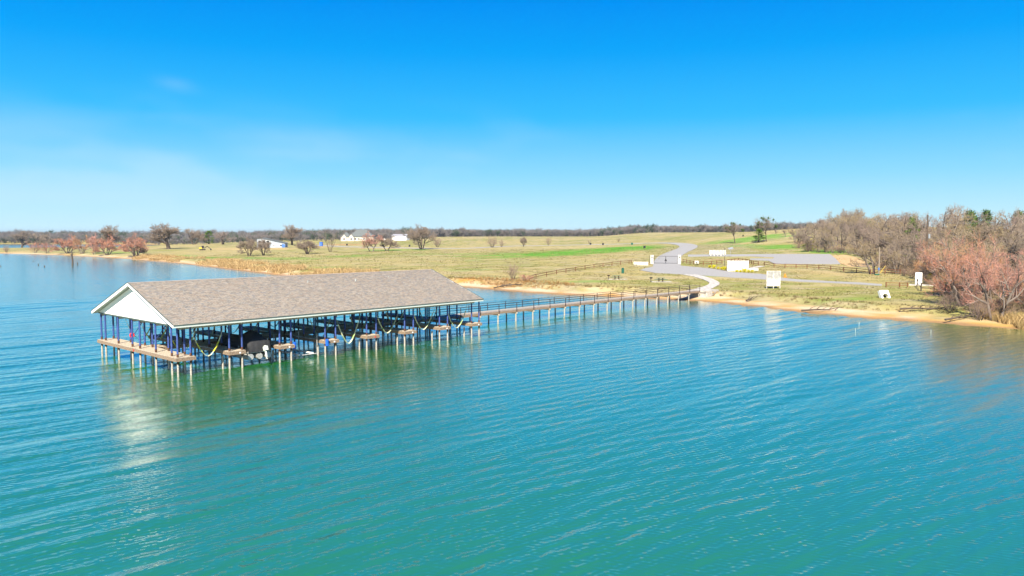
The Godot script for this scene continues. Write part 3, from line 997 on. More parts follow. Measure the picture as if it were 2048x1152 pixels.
func build_park() -> void:
	fence([Vector2(4.10, -191.98), Vector2(6.02, -199.36), Vector2(8.98, -206.94), Vector2(11.98, -214.14), Vector2(14.91, -219.76), Vector2(18.10, -226.79), Vector2(21.38, -233.10), Vector2(24.70, -239.80), Vector2(28.07, -245.57), Vector2(31.61, -251.63), Vector2(34.96, -256.58), Vector2(38.24, -260.26), Vector2(39.47, -263.02)], "brown split rail fence climbing from the beach shrub to the low white wall", M.fence)
	fence(between([Vector2(56.21, -261.77), Vector2(58.18, -246.39), Vector2(61.12, -247.00), Vector2(66.67, -252.80)], 3.4), "brown split rail fence between the right gate pillar and the white wall", M.fence)
	fence(between([Vector2(70.11, -258.48), Vector2(75.26, -265.80), Vector2(76.18, -260.36), Vector2(74.69, -246.24), Vector2(75.33, -243.32)], 3.2), "short brown split rail fence rising behind the white wall", M.fence)
	fence([Vector2(76.19, -240.48), Vector2(76.27, -231.73), Vector2(78.52, -228.94), Vector2(81.34, -227.97), Vector2(83.65, -225.69), Vector2(85.53, -221.91), Vector2(86.92, -217.19), Vector2(88.14, -211.57), Vector2(89.27, -206.17), Vector2(90.17, -200.10), Vector2(93.88, -200.24), Vector2(96.41, -197.67), Vector2(97.54, -193.50)], "long brown split rail fence in front of the parking lot", M.fence)
	fence([Vector2(82.77, -162.41), Vector2(78.29, -152.07), Vector2(79.42, -149.50)], "rail fence with shade painted into its colour beside the white utility cabinet", M.fence_shaded, 1.6)
	fence([Vector2(76.76, -163.10), Vector2(78.68, -161.36), Vector2(79.85, -160.44)], "low brown rail fence beside the end of the concrete lane", M.fence, 1.0)
	# gate
	var gl := on(Vector2(45.44, -258.42)); var gr := on(Vector2(53.90, -256.25))
	var turn := -atan2(gr.z - gl.z, gr.x - gl.x)
	for q in [[gl, "white gate pillar with dark triangle emblem beside the low white wall"], [gr, "white gate pillar with dark triangle emblem beside the brown rail fence"]]:
		var t := thing("gate_pillar", q[1], "gate pillar", q[0], turn, "pair of white gate pillars")
		part("shaft", bx(Vector3(.95, 3.0, .95)), M.render, t, Vector3(0, 1.3, 0))
		part("cap", bx(Vector3(1.08, .12, 1.08)), M.render, t, Vector3(0, 2.86, 0))
		part("emblem", triangle_emblem(.5), M.iron, t, Vector3(0, 2.0, .476))
	var mid := (gl + gr) / 2
	var wide := gl.distance_to(gr) - 1.1
	var gt := thing("metal_gate", "black metal swing gate with triangle emblem between white pillars", "gate", Vector3(mid.x, maxf(gl.y, gr.y) + .1, mid.z), turn)
	for side in [-1.0, 1.0]:
		var s := Shape.new()
		var x0: float = side * .05; var x1: float = side * wide / 2
		for y in [.15, 2.35]: s.bar(Vector3(x0, y, 0), Vector3(x1, y, 0), .07, .1)
		for x in [x0, x1]: s.bar(Vector3(x, .15, 0), Vector3(x, 2.35, 0), .08, .08)
		var lf := part("gate_leaf", s.mesh(), M.iron, gt)
		var k := 1
		while k * .16 < wide / 2 - .1:
			var bar_ := Shape.new()
			bar_.tube([Vector3(x0 + side * k * .16, .15, 0), Vector3(x0 + side * k * .16, 2.35, 0)], [.008, .008], 4)
			part("picket", bar_.mesh(), M.galv, lf)
			k += 1
	part("emblem", triangle_emblem(.85), M.iron, gt, Vector3(0, .75, .06))
	var lw := thing("low_wall", "low white wall stub with round stone beside the gate pillar", "wall", on(Vector2(41.02, -252.16)), turn)
	part("wall_panel", bx(Vector3(4.6, 1.3, .3)), M.render, lw, Vector3(-.2, .45, 0))
	var rs := Shape.new()
	rs.ball(Vector3(-.4, .4, .9), Vector3(.55, .45, .4))
	single("boulder", rs.mesh(), M.brick, "round tan boulder in front of the low white wall", "boulder", "", "", on(Vector2(39.12, -251.20)) + Vector3(0, -.2, 0))
	# keypad post on the left of the gate
	var kp := thing("keypad_post", "thin dark post standing just outside the gate pillar", "post", on(Vector2(45.68, -264.54)))
	part("shaft", bx(Vector3(.09, 2.5, .09)), M.iron, kp, Vector3(0, 1.15, 0))
	part("cap", bx(Vector3(.14, .06, .14)), M.iron, kp, Vector3(0, 2.42, 0))
	# roadside white box on a post
	var mb := thing("white_post_box", "white box with dark slot on a post beside the rail fence near the gate", "box", on(Vector2(57.55, -247.99)), -.3)
	part("stand", bx(Vector3(.1, .6, .1)), M.iron, mb, Vector3(0, .25, 0))
	part("housing", bx(Vector3(1.25, .85, .6)), M.render, mb, Vector3(0, .95, 0))
	part("slot", bx(Vector3(.5, .28, .03)), M.black, mb, Vector3(0, .78, .31))
	# cluster mailboxes
	var mA := on(Vector2(76.56, -309.65)); var mB := on(Vector2(82.68, -307.83))
	for k in 5:
		var f := (k + .5) / 5
		var p := mA.lerp(mB, f)
		p = on(Vector2(p.x, p.z))
		var t := thing("cluster_mailbox", "white cluster mailbox cabinet in the row of five by the road", "mailbox", p, -.15, "row of five cluster mailboxes")
		part("pedestal", bx(Vector3(.35, .75, .35)), M.render, t, Vector3(0, .3, 0))
		var body := part("cabinet", bx(Vector3(1.16, 1.65, .6)), M.render, t, Vector3(0, 1.5, 0))
		for r in 4:
			for c in 2:
				part("door", bx(Vector3(.5, .36, .02)), M.trim if (r + c) % 5 == 0 else M.render, body, Vector3(-.27 + .54 * c, -.58 + .39 * r, .31))
	var sp := thing("solar_light_pole", "thin pole with tilted solar panel beside the mailboxes", "light pole", on(Vector2(83.15, -303.21)))
	part("pole", bx(Vector3(.1, 3.6, .1)), M.galv, sp, Vector3(0, 1.7, 0))
	var pan := part("solar_panel", bx(Vector3(1.9, .06, 1.1)), M.galv, sp, Vector3(0, 3.2, 0))
	pan.rotation = Vector3(.6, .3, .25)
	var fp := thing("sign_pole", "thin dark pole standing behind the yellow shrubs", "pole", on(Vector2(62.55, -234.31)))
	part("shaft", bx(Vector3(.1, 5.6, .1)), M.iron, fp, Vector3(0, 2.7, 0))
	part("finial", bx(Vector3(.18, .14, .18)), M.iron, fp, Vector3(0, 5.55, 0))
	# white wall
	var wl := thing("white_wall", "freestanding white rendered wall between yellow shrubs", "wall", on(Vector2(61.65, -217.30)), -.12)
	part("wall_panel", bx(Vector3(5.7, 2.95, .5)), M.render, wl, Vector3(0, 1.35, 0))
	part("coping", bx(Vector3(5.82, .1, .62)), M.render, wl, Vector3(0, 2.86, 0))
	part("fitting", bx(Vector3(.12, .18, .05)), M.trim, wl, Vector3(.1, 1.5, .28))
	var wing := part("return_wall", bx(Vector3(3.3, .9, .35)), M.render, wl, Vector3(4.3, .35, -1.2))
	wing.rotation.y = .5
	# white screen
	var scn := thing("white_screen", "tall white framed panel screen on posts standing on the shore lawn", "screen", on(Vector2(53.72, -163.39)), .04)
	for x in [-1.38, 0.0, 1.38]:
		part("post", bx(Vector3(.13, 3.75, .13)), M.render, scn, Vector3(x, 1.75, 0))
	for k in 2:
		var cx := -.69 + 1.38 * k
		part("lower_panel", bx(Vector3(1.25, 1.45, .05)), M.render, scn, Vector3(cx, 1.3, 0))
		var up := part("upper_panel", bx(Vector3(1.25, 1.42, .03)), M.galv, scn, Vector3(cx, 2.82, -.03))
		for q in 8:
			part("slat", bx(Vector3(.045, 1.42, .04)), M.render, up, Vector3(-.56 + q * .16, 0, .04))
			part("slat", bx(Vector3(1.25, .045, .03)), M.render, up, Vector3(0, -.62 + q * .177, .075))
	for y in [.56, 2.06, 3.57]:
		part("cross_rail", bx(Vector3(2.9, .12, .16)), M.render, scn, Vector3(0, y, 0))
	var bn := thing("low_bench", "dark low bench under the white panel screen", "bench", on(Vector2(53.94, -164.23)), .04)
	part("seat", bx(Vector3(2.3, .08, .5)), M.green_metal, bn, Vector3(-.1, .42, -.5))
	for x in [-1.0, .8]: part("leg", bx(Vector3(.1, .5, .4)), M.green_metal, bn, Vector3(x, .15, -.5))
	# culvert
	var cv := thing("culvert_headwall", "sloped white concrete culvert end with dark round opening on the beach bank", "culvert", on(Vector2(65.72, -139.70), .45), .12)
	var hw := CSGCombiner3D.new()
	var outline := CSGPolygon3D.new()
	outline.polygon = PackedVector2Array([Vector2(-.7, -.9), Vector2(.95, -.9), Vector2(.65, .95), Vector2(-.95, .95)])
	outline.depth = .7
	hw.add_child(outline)
	var hole := CSGCylinder3D.new()
	hole.operation = CSGShape3D.OPERATION_SUBTRACTION
	hole.radius = .52; hole.height = 5.0; hole.sides = 24
	hole.rotation.x = PI / 2
	hole.position = Vector3(.0, -.15, -.4)
	hw.add_child(hole)
	hw.name = "headwall"
	hw.material_override = M.white
	hw.rotation.x = -.35
	cv.add_child(hw)
	part("pipe_shade_plate", bx(Vector3(1.2, 1.2, .05)), M.black, cv, Vector3(.05, .0, -.85))  # added black plate, stands in for the darkness inside the pipe
	# utility cabinet
	var uc := thing("utility_cabinet", "tall white utility cabinet on a slab at the edge of the wood", "cabinet", on(Vector2(84.37, -164.75)), -.5)
	part("slab", bx(Vector3(4.6, .3, 2.2)), M.walk, uc, Vector3(.5, .02, -.3))
	part("cabinet_body", bx(Vector3(1.25, 2.6, .8)), M.white, uc, Vector3(-.1, 1.35, 0))
	part("door", bx(Vector3(1.05, 2.2, .03)), M.white, uc, Vector3(-.1, 1.35, .42))
	part("vent", bx(Vector3(.4, .3, .03)), M.trim, uc, Vector3(-.1, 2.2, .44))
	# picnic places
	var n := 0
	for q in [[Vector2(25.47, -193.36), "beside the green bin"], [Vector2(34.48, -184.27), "nearer the footpath"]]:
		var at := on(q[0])
		var pad := thing("picnic_pad", "white concrete slab under the picnic table %s" % q[1], "slab", at, .05, "picnic slabs")
		part("slab", bx(Vector3(4.6, .22, 2.2)), M.walk, pad, Vector3(.1, -.05, 0))
		var t := thing("picnic_table", "green metal picnic table with two benches %s" % q[1], "picnic table", at + Vector3(0, .06, 0), .1, "green picnic tables")
		part("table_top", bx(Vector3(1.9, .06, .8)), M.green_metal, t, Vector3(0, .82, 0))
		for s in [-1.0, 1.0]:
			part("bench_seat", bx(Vector3(.85, .06, .32)), M.green_metal, t, Vector3(s * 1.15, .5, .1))
			part("bench_seat", bx(Vector3(1.8, .06, .3)), M.green_metal, t, Vector3(0, .48, s * .72))
			part("leg", bx(Vector3(.12, .82, .5)), M.fence, t, Vector3(s * .45, .4, 0))
			part("strut", bx(Vector3(.08, .06, 1.6)), M.green_metal, t, Vector3(s * .45, .42, 0))
		var g := thing("park_grill", "iron pedestal grill on the slab of the picnic table %s" % q[1], "grill", on(q[0] + (Vector2(-2.0, .2) if n == 0 else Vector2(-2.3, .2))), .2, "pedestal grills")
		part("pedestal", bx(Vector3(.1, .9, .1)), M.iron, g, Vector3(0, .4, 0))
		var fb := Shape.new()
		fb.box(Vector3(0, .86, 0), Vector3(.55, .05, .4)); fb.box(Vector3(0, .98, -.19), Vector3(.55, .26, .03))
		fb.box(Vector3(-.27, .98, 0), Vector3(.03, .26, .38)); fb.box(Vector3(.27, .98, 0), Vector3(.03, .26, .38))
		part("fire_box", fb.mesh(), M.rust if n == 0 else M.iron, g)
		part("grate", bx(Vector3(.5, .02, .36)), M.iron, g, Vector3(0, 1.06, 0))
		n += 1
	var tc := thing("trash_bin", "tall green trash bin with domed lid behind the picnic table", "trash bin", on(Vector2(29.98, -215.35)))
	var tb := Shape.new()
	tb.tube([Vector3(0, -.1, 0), Vector3(0, 1.25, 0)], [.36, .36], 16, true)
	part("drum", tb.mesh(), M.green_metal, tc)
	var td := Shape.new()
	td.ball(Vector3(0, 1.22, 0), Vector3(.38, .3, .38))
	part("lid", td.mesh(), M.green_metal, tc)
	part("opening", bx(Vector3(.3, .18, .02)), M.black, tc, Vector3(0, 1.34, .34))
	var cone := thing("orange_cone", "orange traffic cone beside the lane near the white screen", "cone", on(Vector2(66.55, -193.89)))
	var cs := Shape.new()
	cs.tube([Vector3(0, .05, 0), Vector3(0, .5, 0), Vector3(0, .85, 0)], [.32, .24, .08], 14, true)
	part("body", cs.mesh(), M.orange, cone)
	part("base", bx(Vector3(.75, .06, .75)), M.orange, cone, Vector3(0, .05, 0))
	# utility poles
	var p1 := thing("service_pole", "bare grey service pole with meter box standing at the rail fence", "utility pole", on(Vector2(90.87, -197.11)))
	var sh := Shape.new()
	sh.tube([Vector3(0, -.3, 0), Vector3(0, 6.9, 0)], [.17, .13], 10, true)
	part("pole", sh.mesh(), M.palewood, p1)
	part("meter_box", bx(Vector3(.35, .6, .25)), M.bluedoor, p1, Vector3(-.15, 1.5, .22))
	part("conduit", bx(Vector3(.08, 1.4, .08)), M.galv, p1, Vector3(-.15, .7, .2))
	part("pull_box", bx(Vector3(1.0, .35, .6)), M.green_metal, p1, Vector3(-.6, .1, .3))
	var gw := Shape.new()
	gw.tube([Vector3(.3, 0.5, .1), Vector3(1.7, 2.2, -.3)], [.05, .05], 8, true)
	part("guy_guard", gw.mesh(), M.yellow, p1)
	var b2 := on(Vector2(92.38, -177.63))
	var p2 := thing("utility_pole", "tall dark utility pole with transformers rising from the wood", "utility pole", b2)
	var ps := Shape.new()
	ps.tube([Vector3(0, -.3, 0), Vector3(0, 14.6, 0)], [.2, .13], 10, true)
	part("pole", ps.mesh(), M.poleswood, p2)
	for y in [12.6, 9.9]:
		var tf := Shape.new()
		tf.tube([Vector3(.42, y - .5, .1), Vector3(.42, y + .4, .1), Vector3(.42, y + .5, .1)], [.27, .27, .16], 12, true)
		part("transformer", tf.mesh(), M.galv, p2)
	part("crossarm", bx(Vector3(1.9, .12, .1)), M.poleswood, p2, Vector3(-.1, 10.9, .1))
	for y in [14.2, 12.9]:
		var w := Shape.new()
		var pts := []; var rr := []
		for i in 13:
			var f := i / 12.0
			pts.append(Vector3(f * 62.0, y + 1.5 * f - 2.6 * f * (1 - f), -f * 4.0)); rr.append(.014)
		w.tube(pts, rr, 4)
		part("wire", w.mesh(), M.galv, p2)

# ------------------------------------------------------------------ houses
func hip(w: float, d: float, rise: float, over: float) -> ArrayMesh:
	var s := Shape.new()
	var x := w / 2 + over; var z := d / 2 + over
	var rx := maxf(x - z, .1)
	var A := Vector3(-x, 0, z); var B := Vector3(x, 0, z); var C := Vector3(x, 0, -z); var D := Vector3(-x, 0, -z)
	var P := Vector3(-rx, rise, 0); var Q := Vector3(rx, rise, 0)
	s.quad(A, B, Q, P); s.quad(C, D, P, Q)
	var k1 := (C - B).cross(Q - B).normalized(); s.tri(B, C, Q, k1, k1, k1)
	var k2 := (A - D).cross(P - D).normalized(); s.tri(D, A, P, k2, k2, k2)
	s.quad(D, C, B, A)
	return s.mesh()

func window(parent: Node, at: Vector3, w: float, h: float) -> void:
	var f := part("window", bx(Vector3(w + .24, h + .24, .08)), M.white, parent, at)
	part("pane", bx(Vector3(w, h, .04)), M.glass, f, Vector3(0, 0, .05))

func build_houses() -> void:
	var h := thing("farmhouse", "cream brick house with grey hipped roof behind the field", "house", on(Vector2(-138.74, -721.12)), .08)
	part("wall", bx(Vector3(21, 4.2, 12)), M.housewall, h, Vector3(3.2, 1.6, 0))
	var rf := part("roof", hip(21, 12, 6.2, .7), M.slate, h, Vector3(3.2, 3.7, 0))
	var ch := bx(Vector3(1.2, 2.2, 1.2))
	part("chimney", ch, M.brick, rf, Vector3(-8, 2.2, -2))
	part("wing_wall", bx(Vector3(9, 4.0, 9)), M.housewall, h, Vector3(-10.5, 1.6, 1.5))
	part("wing_roof", hip(9, 9.05, 4.2, .6), M.slate, h, Vector3(-10.5, 3.6, 1.5))
	for q in [[-12.0, 5.2, 4.6], [-5.6, 6.3, 5.0]]:
		var g := Shape.new()
		g.prism([Vector2(-q[2] / 2, 0), Vector2(q[2] / 2, 0), Vector2(q[2] / 2, 3.2), Vector2(0, 6.2), Vector2(-q[2] / 2, 3.2)], 1.4, Basis.IDENTITY, Vector3(q[0], -.3, q[1]))
		var gb := part("gable_front", g.mesh(), M.housewall, h)
		window(gb, Vector3(q[0], 1.6, q[1] + 1.42), 1.5, 1.7)
		var gr := Shape.new()
		for s in [-1.0, 1.0]:
			gr.bar(Vector3(q[0] + s * (q[2] / 2 + .3), 2.6, q[1] + .5), Vector3(q[0], 6.1, q[1] + .5), 2.2, .14)
		part("gable_roof", gr.mesh(), M.slate, gb)
	for x in [-2.0, 1.0, 5.5, 10.0]: window(h, Vector3(x, 1.7, 6.04), 1.3, 1.5)
	part("garage_door", bx(Vector3(3.0, 2.5, .06)), M.trim, h, Vector3(8.0, 1.0, 6.03))
	var b := thing("metal_barn", "white metal barn beside the cream brick house", "barn", on(Vector2(-101.35, -726.88)), -.28)
	part("wall", bx(Vector3(14.5, 4.3, 9)), M.white, b, Vector3(0, 1.7, 0))
	var br := Shape.new()
	br.prism([Vector2(-4.9, 0), Vector2(4.9, 0), Vector2(0, 1.7)], 15.1, Basis(Vector3(0, 0, -1), Vector3.UP, Vector3(1, 0, 0)), Vector3(-7.55, 3.86, 0))
	part("roof", br.mesh(), M.alu, b)
	part("door", bx(Vector3(.05, 3.4, 3.6)), M.trim, b, Vector3(-7.28, 1.4, 0))
	var mh := thing("modern_house", "long grey blue modern house with one sloping roof among bare trees", "house", on(Vector2(-158.27, -526.95)), .1)
	var w := Shape.new()
	w.prism([Vector2(-9, -.5), Vector2(9, -.5), Vector2(9, 2.9), Vector2(-6, 6.2), Vector2(-9, 6.2)], 9, Basis.IDENTITY, Vector3(0, 0, -4.5))
	part("wall", w.mesh(), M.bluewall, mh)
	var mr := Shape.new()
	mr.bar(Vector3(9.8, 2.9, 0), Vector3(-6.2, 6.45, 0), 10.2, .25)
	mr.bar(Vector3(-5.9, 6.45, 0), Vector3(-9.8, 5.9, 0), 10.2, .24)
	part("roof", mr.mesh(), M.slate, mh)
	for x in [-7.2, -4.6, -2.0]: window(mh, Vector3(x, 3.9, 4.54), 1.9, 1.6)
	for x in [-6.6, -3.2]: window(mh, Vector3(x, 1.2, 4.54), 2.4, 1.9)
	for x in [1.4, 2.5, 5.9, 6.6]: window(mh, Vector3(x, 1.4, 4.54), .7, .8)
	part("blue_wall_panel", bx(Vector3(2.0, 2.8, .1)), M.bluedoor, mh, Vector3(7.9, .9, 4.56))
	# portable toilet, pickup, machine
	var pt := thing("portable_toilet", "small blue portable toilet at the building site", "portable toilet", on(Vector2(-132.23, -552.85)))
	part("cabin", bx(Vector3(1.9, 2.6, 1.9)), M.blue, pt, Vector3(0, 1.2, 0))
	part("roof", bx(Vector3(2.05, .25, 2.05)), M.blue, pt, Vector3(0, 2.6, 0))
	part("door", bx(Vector3(1.3, 2.1, .05)), M.bluedoor, pt, Vector3(0, 1.15, .97))
	var pk := thing("pickup_truck", "white pickup truck parked between the house and the metal barn", "pickup truck", on(Vector2(-116.36, -722.52)), .1)
	var bd := Shape.new()
	bd.prism([Vector2(-2.9, .5), Vector2(2.9, .5), Vector2(2.85, 1.1), Vector2(1.5, 1.2), Vector2(.9, 1.9), Vector2(-.6, 1.9), Vector2(-.8, 1.2), Vector2(-2.9, 1.2)], 2.0, Basis.IDENTITY, Vector3(0, 0, -1))
	part("body", bd.mesh(), M.white, pk)
	part("side_window", bx(Vector3(1.3, .5, .04)), M.glass, pk, Vector3(.1, 1.52, 1.01))
	for x in [-1.8, 1.8]:
		for z in [-.85, .85]:
			var wh := Shape.new()
			wh.tube([Vector3(x, .42, z - .13), Vector3(x, .42, z + .13)], [.42, .42], 14, true)
			part("wheel", wh.mesh(), M.black, pk)
	var ex := thing("excavator", "small yellow and black excavator resting in the field beyond the reeds", "excavator", on(Vector2(-188.78, -486.27)), .3)
	var tk := Shape.new()
	for z in [-.9, .9]: tk.box(Vector3(0, .35, z), Vector3(3.4, .7, .5))
	part("tracks", tk.mesh(), M.black, ex)
	part("cab", bx(Vector3(1.3, 1.6, 1.3)), M.black, ex, Vector3(.2, 1.9, 0))
	part("engine_housing", bx(Vector3(1.6, 1.0, 1.8)), M.yellow, ex, Vector3(-1.1, 1.3, 0))
	var am := Shape.new()
	am.bar(Vector3(.9, 1.2, 0), Vector3(2.8, 2.4, 0), .3, .35); am.bar(Vector3(2.8, 2.4, 0), Vector3(4.6, .9, 0), .25, .3)
	am.box(Vector3(4.8, .5, 0), Vector3(.8, .7, .9))
	part("arm", am.mesh(), M.black, ex)
	for q in [[Vector2(-115.69, -559.21), "dark round yard post beside the gravel road"], [Vector2(-65.40, -508.84), "dark round yard post near the big bare tree"], [Vector2(48.91, -496.97), "dark utility box near the bare sapling"], [Vector2(55.45, -485.98), "brown utility box by the green grass"], [Vector2(71.59, -475.84), "green utility box above the bright grass"], [Vector2(68.02, -409.31), "dark marker standing in the bright green grass"]]:
		var u := thing("utility_box", q[1], "utility box", on(q[0]))
		part("housing", bx(Vector3(1.0, 1.3, .8)), M.green_metal if "green utility" in q[1] else M.iron, u, Vector3(0, .55, 0))
		part("lid", bx(Vector3(1.1, .1, .9)), M.iron, u, Vector3(0, 1.24, 0))

# ------------------------------------------------------------------ trees
func rand_dir() -> Vector3:
	return Vector3(rng.randfn(), rng.randfn(), rng.randfn()).normalized()

func limb(tr: Shape, cr: Shape, p: Vector3, dir: Vector3, len: float, rad: float, lev: int, P: Dictionary) -> void:
	var last: int = P.n.size()
	var segs := 4 if lev < 2 else (3 if lev < last else 2)
	var pts := [p]
	var rs := [rad]
	var d := dir
	var tip: float = 0.45 if lev < last else 0.4
	for i in segs:
		d = (d + rand_dir() * P.wob + Vector3.UP * P.lift[mini(lev, P.lift.size() - 1)]).normalized()
		p += d * len / segs
		pts.append(p)
		rs.append(lerpf(rad, rad * tip, (i + 1.0) / segs))
	var s := tr if lev <= P.get("wood", 1) else cr
	if s.coloured:
		var k: float = rng.randf()
		s.tint = (P.c0 as Color).lerp(P.c1, k) if lev >= last - 1 else (P.cw as Color).lerp(P.c0, clampf((lev - 1.5) * .3, 0, 1))
	s.tube(pts, rs, [6, 5, 4, 3, 3, 3][lev])
	if lev >= last: return
	for c in P.n[lev]:
		var t: float = lerpf(P.start[lev], 1.0, (c + rng.randf()) / P.n[lev])
		var f := clampf(t * segs, 0, segs - .001)
		var a: Vector3 = pts[int(f)].lerp(pts[int(f) + 1], f - int(f))
		var ax: Vector3 = d.cross(rand_dir()).normalized()
		var cd: Vector3 = d.rotated(ax, deg_to_rad(rng.randf_range(P.ang[0], P.ang[1])))
		if cd.y < -.25: cd.y *= -.4
		limb(tr, cr, a, cd.normalized(), len * rng.randf_range(P.ratio[0], P.ratio[1]) * lerpf(1.1, .75, t), maxf(rs[int(f)] * .62, P.thin), lev + 1, P)

func grown(P: Dictionary) -> Dictionary:
	var tr := Shape.new()
	var cr := Shape.new()
	cr.coloured = true
	for k in P.stems:
		var a: float = TAU * (k + rng.randf() * .6) / P.stems
		var lean: float = P.lean * (rng.randf_range(.5, 1.1) if P.stems > 1 else rng.randf_range(0, 1))
		var base: Vector3 = Vector3(cos(a), 0, sin(a)) * (.25 if P.stems > 1 else 0.0) * P.get("foot", 1.0)
		limb(tr, cr, base - Vector3(0, .25, 0), Vector3(cos(a) * sin(lean), cos(lean), sin(a) * sin(lean)), P.len * rng.randf_range(.85, 1.1), P.rad, 0, P)
	if P.has("clumps"):
		var tips := []
		for k in P.clumps:
			tips.append(cr.v[rng.randi_range(cr.v.size() / 3, cr.v.size() - 1)])
		for q in tips: leaf_ball(cr, q, rng.randf_range(.3, .62), 160, Color(.045, .09, .03), Color(.09, .13, .04))
	return {"trunk": tr.mesh(), "crown": cr.mesh(), "box": cr.mesh().get_aabb()}

func leaf_ball(s: Shape, at: Vector3, r: float, n: int, c0: Color, c1: Color, leaf := .13) -> void:
	for k in n:
		var d := rand_dir()
		var p := at + d * r * pow(rng.randf(), .4)
		var a := rand_dir() * leaf
		var b := d.cross(a).normalized() * leaf * .7
		s.tint = c0.lerp(c1, rng.randf())
		var nn := (d + rand_dir() * .6).normalized()
		s.tri(p - a, p + a, p + b, nn, nn, nn)

func conifer(c0: Color, c1: Color, fat: float, leafs: int) -> Dictionary:
	var tr := Shape.new()
	tr.tube([Vector3(0, -.3, 0), Vector3(0, 4, 0), Vector3(.1, 9.2, 0)], [.28, .18, .03], 7)
	var cr := Shape.new()
	cr.coloured = true
	for k in 70:
		var f := pow(rng.randf(), .8)
		var y := .6 + f * 9.0
		var rr := fat * pow(1.0 - f, .65) * (1.0 if f > .12 else .75) + .15
		var a := rng.randf() * TAU
		var rad := rr * rng.randf_range(.45, 1.0)
		leaf_ball(cr, Vector3(cos(a) * rad, y + rng.randf_range(-.3, .3), sin(a) * rad), rng.randf_range(.35, .8), leafs, c0, c1, .17)
	return {"trunk": tr.mesh(), "crown": cr.mesh(), "box": cr.mesh().get_aabb()}

var protos := {}

func make_protos() -> void:
	var gray := {"stems": 1, "lean": .15, "len": 4.6, "rad": .2, "wob": .18, "lift": [.04, .03, .01], "n": [6, 6, 6, 6], "start": [.3, .25, .2, .1], "ang": [32, 74], "ratio": [.5, .74], "thin": .011, "cw": Color(.22, .19, .16), "c0": Color(.20, .16, .125), "c1": Color(.30, .24, .18)}
	for k in 3:
		rng.seed = 100 + k
		gray.lean = .1 + .1 * k
		gray.stems = [1, 2, 3][k]
		gray.n = [[6, 6, 6, 6], [5, 5, 5, 6], [4, 5, 5, 6]][k]
		gray.c1 = [Color(.30, .24, .19), Color(.34, .27, .14), Color(.28, .215, .19)][k]
		protos["gray%d" % k] = grown(gray)
	var red := {"stems": 5, "lean": .62, "len": 3.2, "rad": .15, "wob": .2, "lift": [.03, .03, .02], "n": [4, 5, 5, 5], "start": [.3, .2, .2, .1], "ang": [26, 66], "ratio": [.55, .78], "thin": .011, "cw": Color(.22, .17, .15), "c0": Color(.24, .17, .14), "c1": Color(.48, .22, .15)}
	for k in 3:
		rng.seed = 200 + k
		red.stems = [5, 2, 4][k]
		red.n = [[4, 5, 5, 4], [5, 5, 5, 5], [4, 5, 4, 5]][k]
		red.c1 = [Color(.52, .225, .14), Color(.50, .235, .18), Color(.52, .27, .11)][k]
		protos["red%d" % k] = grown(red)
		rng.seed = 200 + k
		red.thin = .03
		protos["far_red%d" % k] = grown(red)
		red.thin = .011
	var oak := {"stems": 1, "lean": .1, "len": 3.4, "rad": .34, "wob": .17, "lift": [.0, .02, .03], "n": [8, 6, 5, 5], "start": [.45, .25, .2, .1], "ang": [35, 78], "ratio": [.62, .9], "thin": .014, "cw": Color(.15, .125, .105), "c0": Color(.19, .15, .125), "c1": Color(.24, .19, .14)}
	for k in 3:
		rng.seed = 300 + k
		oak.stems = [1, 2, 4][k]
		oak.lean = [.1, .35, .45][k]
		oak.rad = [.34, .26, .2][k]
		oak.n = [[8, 6, 5, 5], [5, 6, 5, 5], [4, 4, 5, 5]][k]
		protos["oak%d" % k] = grown(oak)
		rng.seed = 300 + k
		oak.thin = .032
		protos["far_oak%d" % k] = grown(oak)
		oak.thin = .014
	rng.seed = 340
	oak.stems = 1; oak.n = [7, 6, 5, 4]; oak.clumps = 20; oak.lean = .05; oak.len = 4.6; oak.ang = [30, 60]
	protos.mistle = grown(oak)
	var shrub := {"stems": 9, "lean": .7, "len": 3.8, "rad": .07, "wob": .16, "lift": [.05, .03], "n": [4, 4, 5], "start": [.15, .15, .1], "ang": [15, 50], "ratio": [.5, .8], "thin": .012, "wood": 0, "cw": Color(.18, .14, .12), "c0": Color(.22, .16, .135), "c1": Color(.28, .20, .15)}
	rng.seed = 401
	protos.shrub = grown(shrub)
	shrub.c0 = Color(.27, .20, .15); shrub.c1 = Color(.40, .28, .17); shrub.stems = 7
	protos.shrub2 = grown(shrub)
	shrub.c0 = Color(.30, .155, .12); shrub.c1 = Color(.40, .20, .15)
	shrub.thin = .035
	protos.redshrub = grown(shrub)
	shrub.thin = .012
	shrub.stems = 5; shrub.n = [3, 3, 2]; shrub.lean = .35
	shrub.c0 = Color(.2, .16, .13); shrub.c1 = Color(.25, .19, .15)
	protos.sapling = grown(shrub)
	rng.seed = 500
	protos.cedar = conifer(Color(.06, .12, .015), Color(.12, .19, .02), 2.4, 60)
	protos.olive = conifer(Color(.14, .13, .02), Color(.26, .22, .03), 3.6, 46)
	protos.cedar2 = conifer(Color(.05, .09, .03), Color(.08, .125, .035), 1.7, 50)

func tree(kind: String, called: String, label: String, x: float, z: float, h: float, w: float, group := "", sunk := 0.0) -> Node3D:
	var p: Dictionary = protos[kind]
	var bb: AABB = p.box
	var o := thing(called, label, "shrub" if "shrub" in called else "tree", Vector3(x, ground(x, z) - sunk, z), rng.randf() * TAU, group)
	var sw := w / maxf(bb.size.x, bb.size.z)
	o.scale = Vector3(sw, h / bb.end.y, sw)
	part("trunk", p.trunk, M.palebark if "red" in kind or kind == "gray1" else M.bark, o)
	part("crown", p.crown, M.leaf if kind.begins_with("cedar") or kind == "olive" else M.twig, o)
	return o

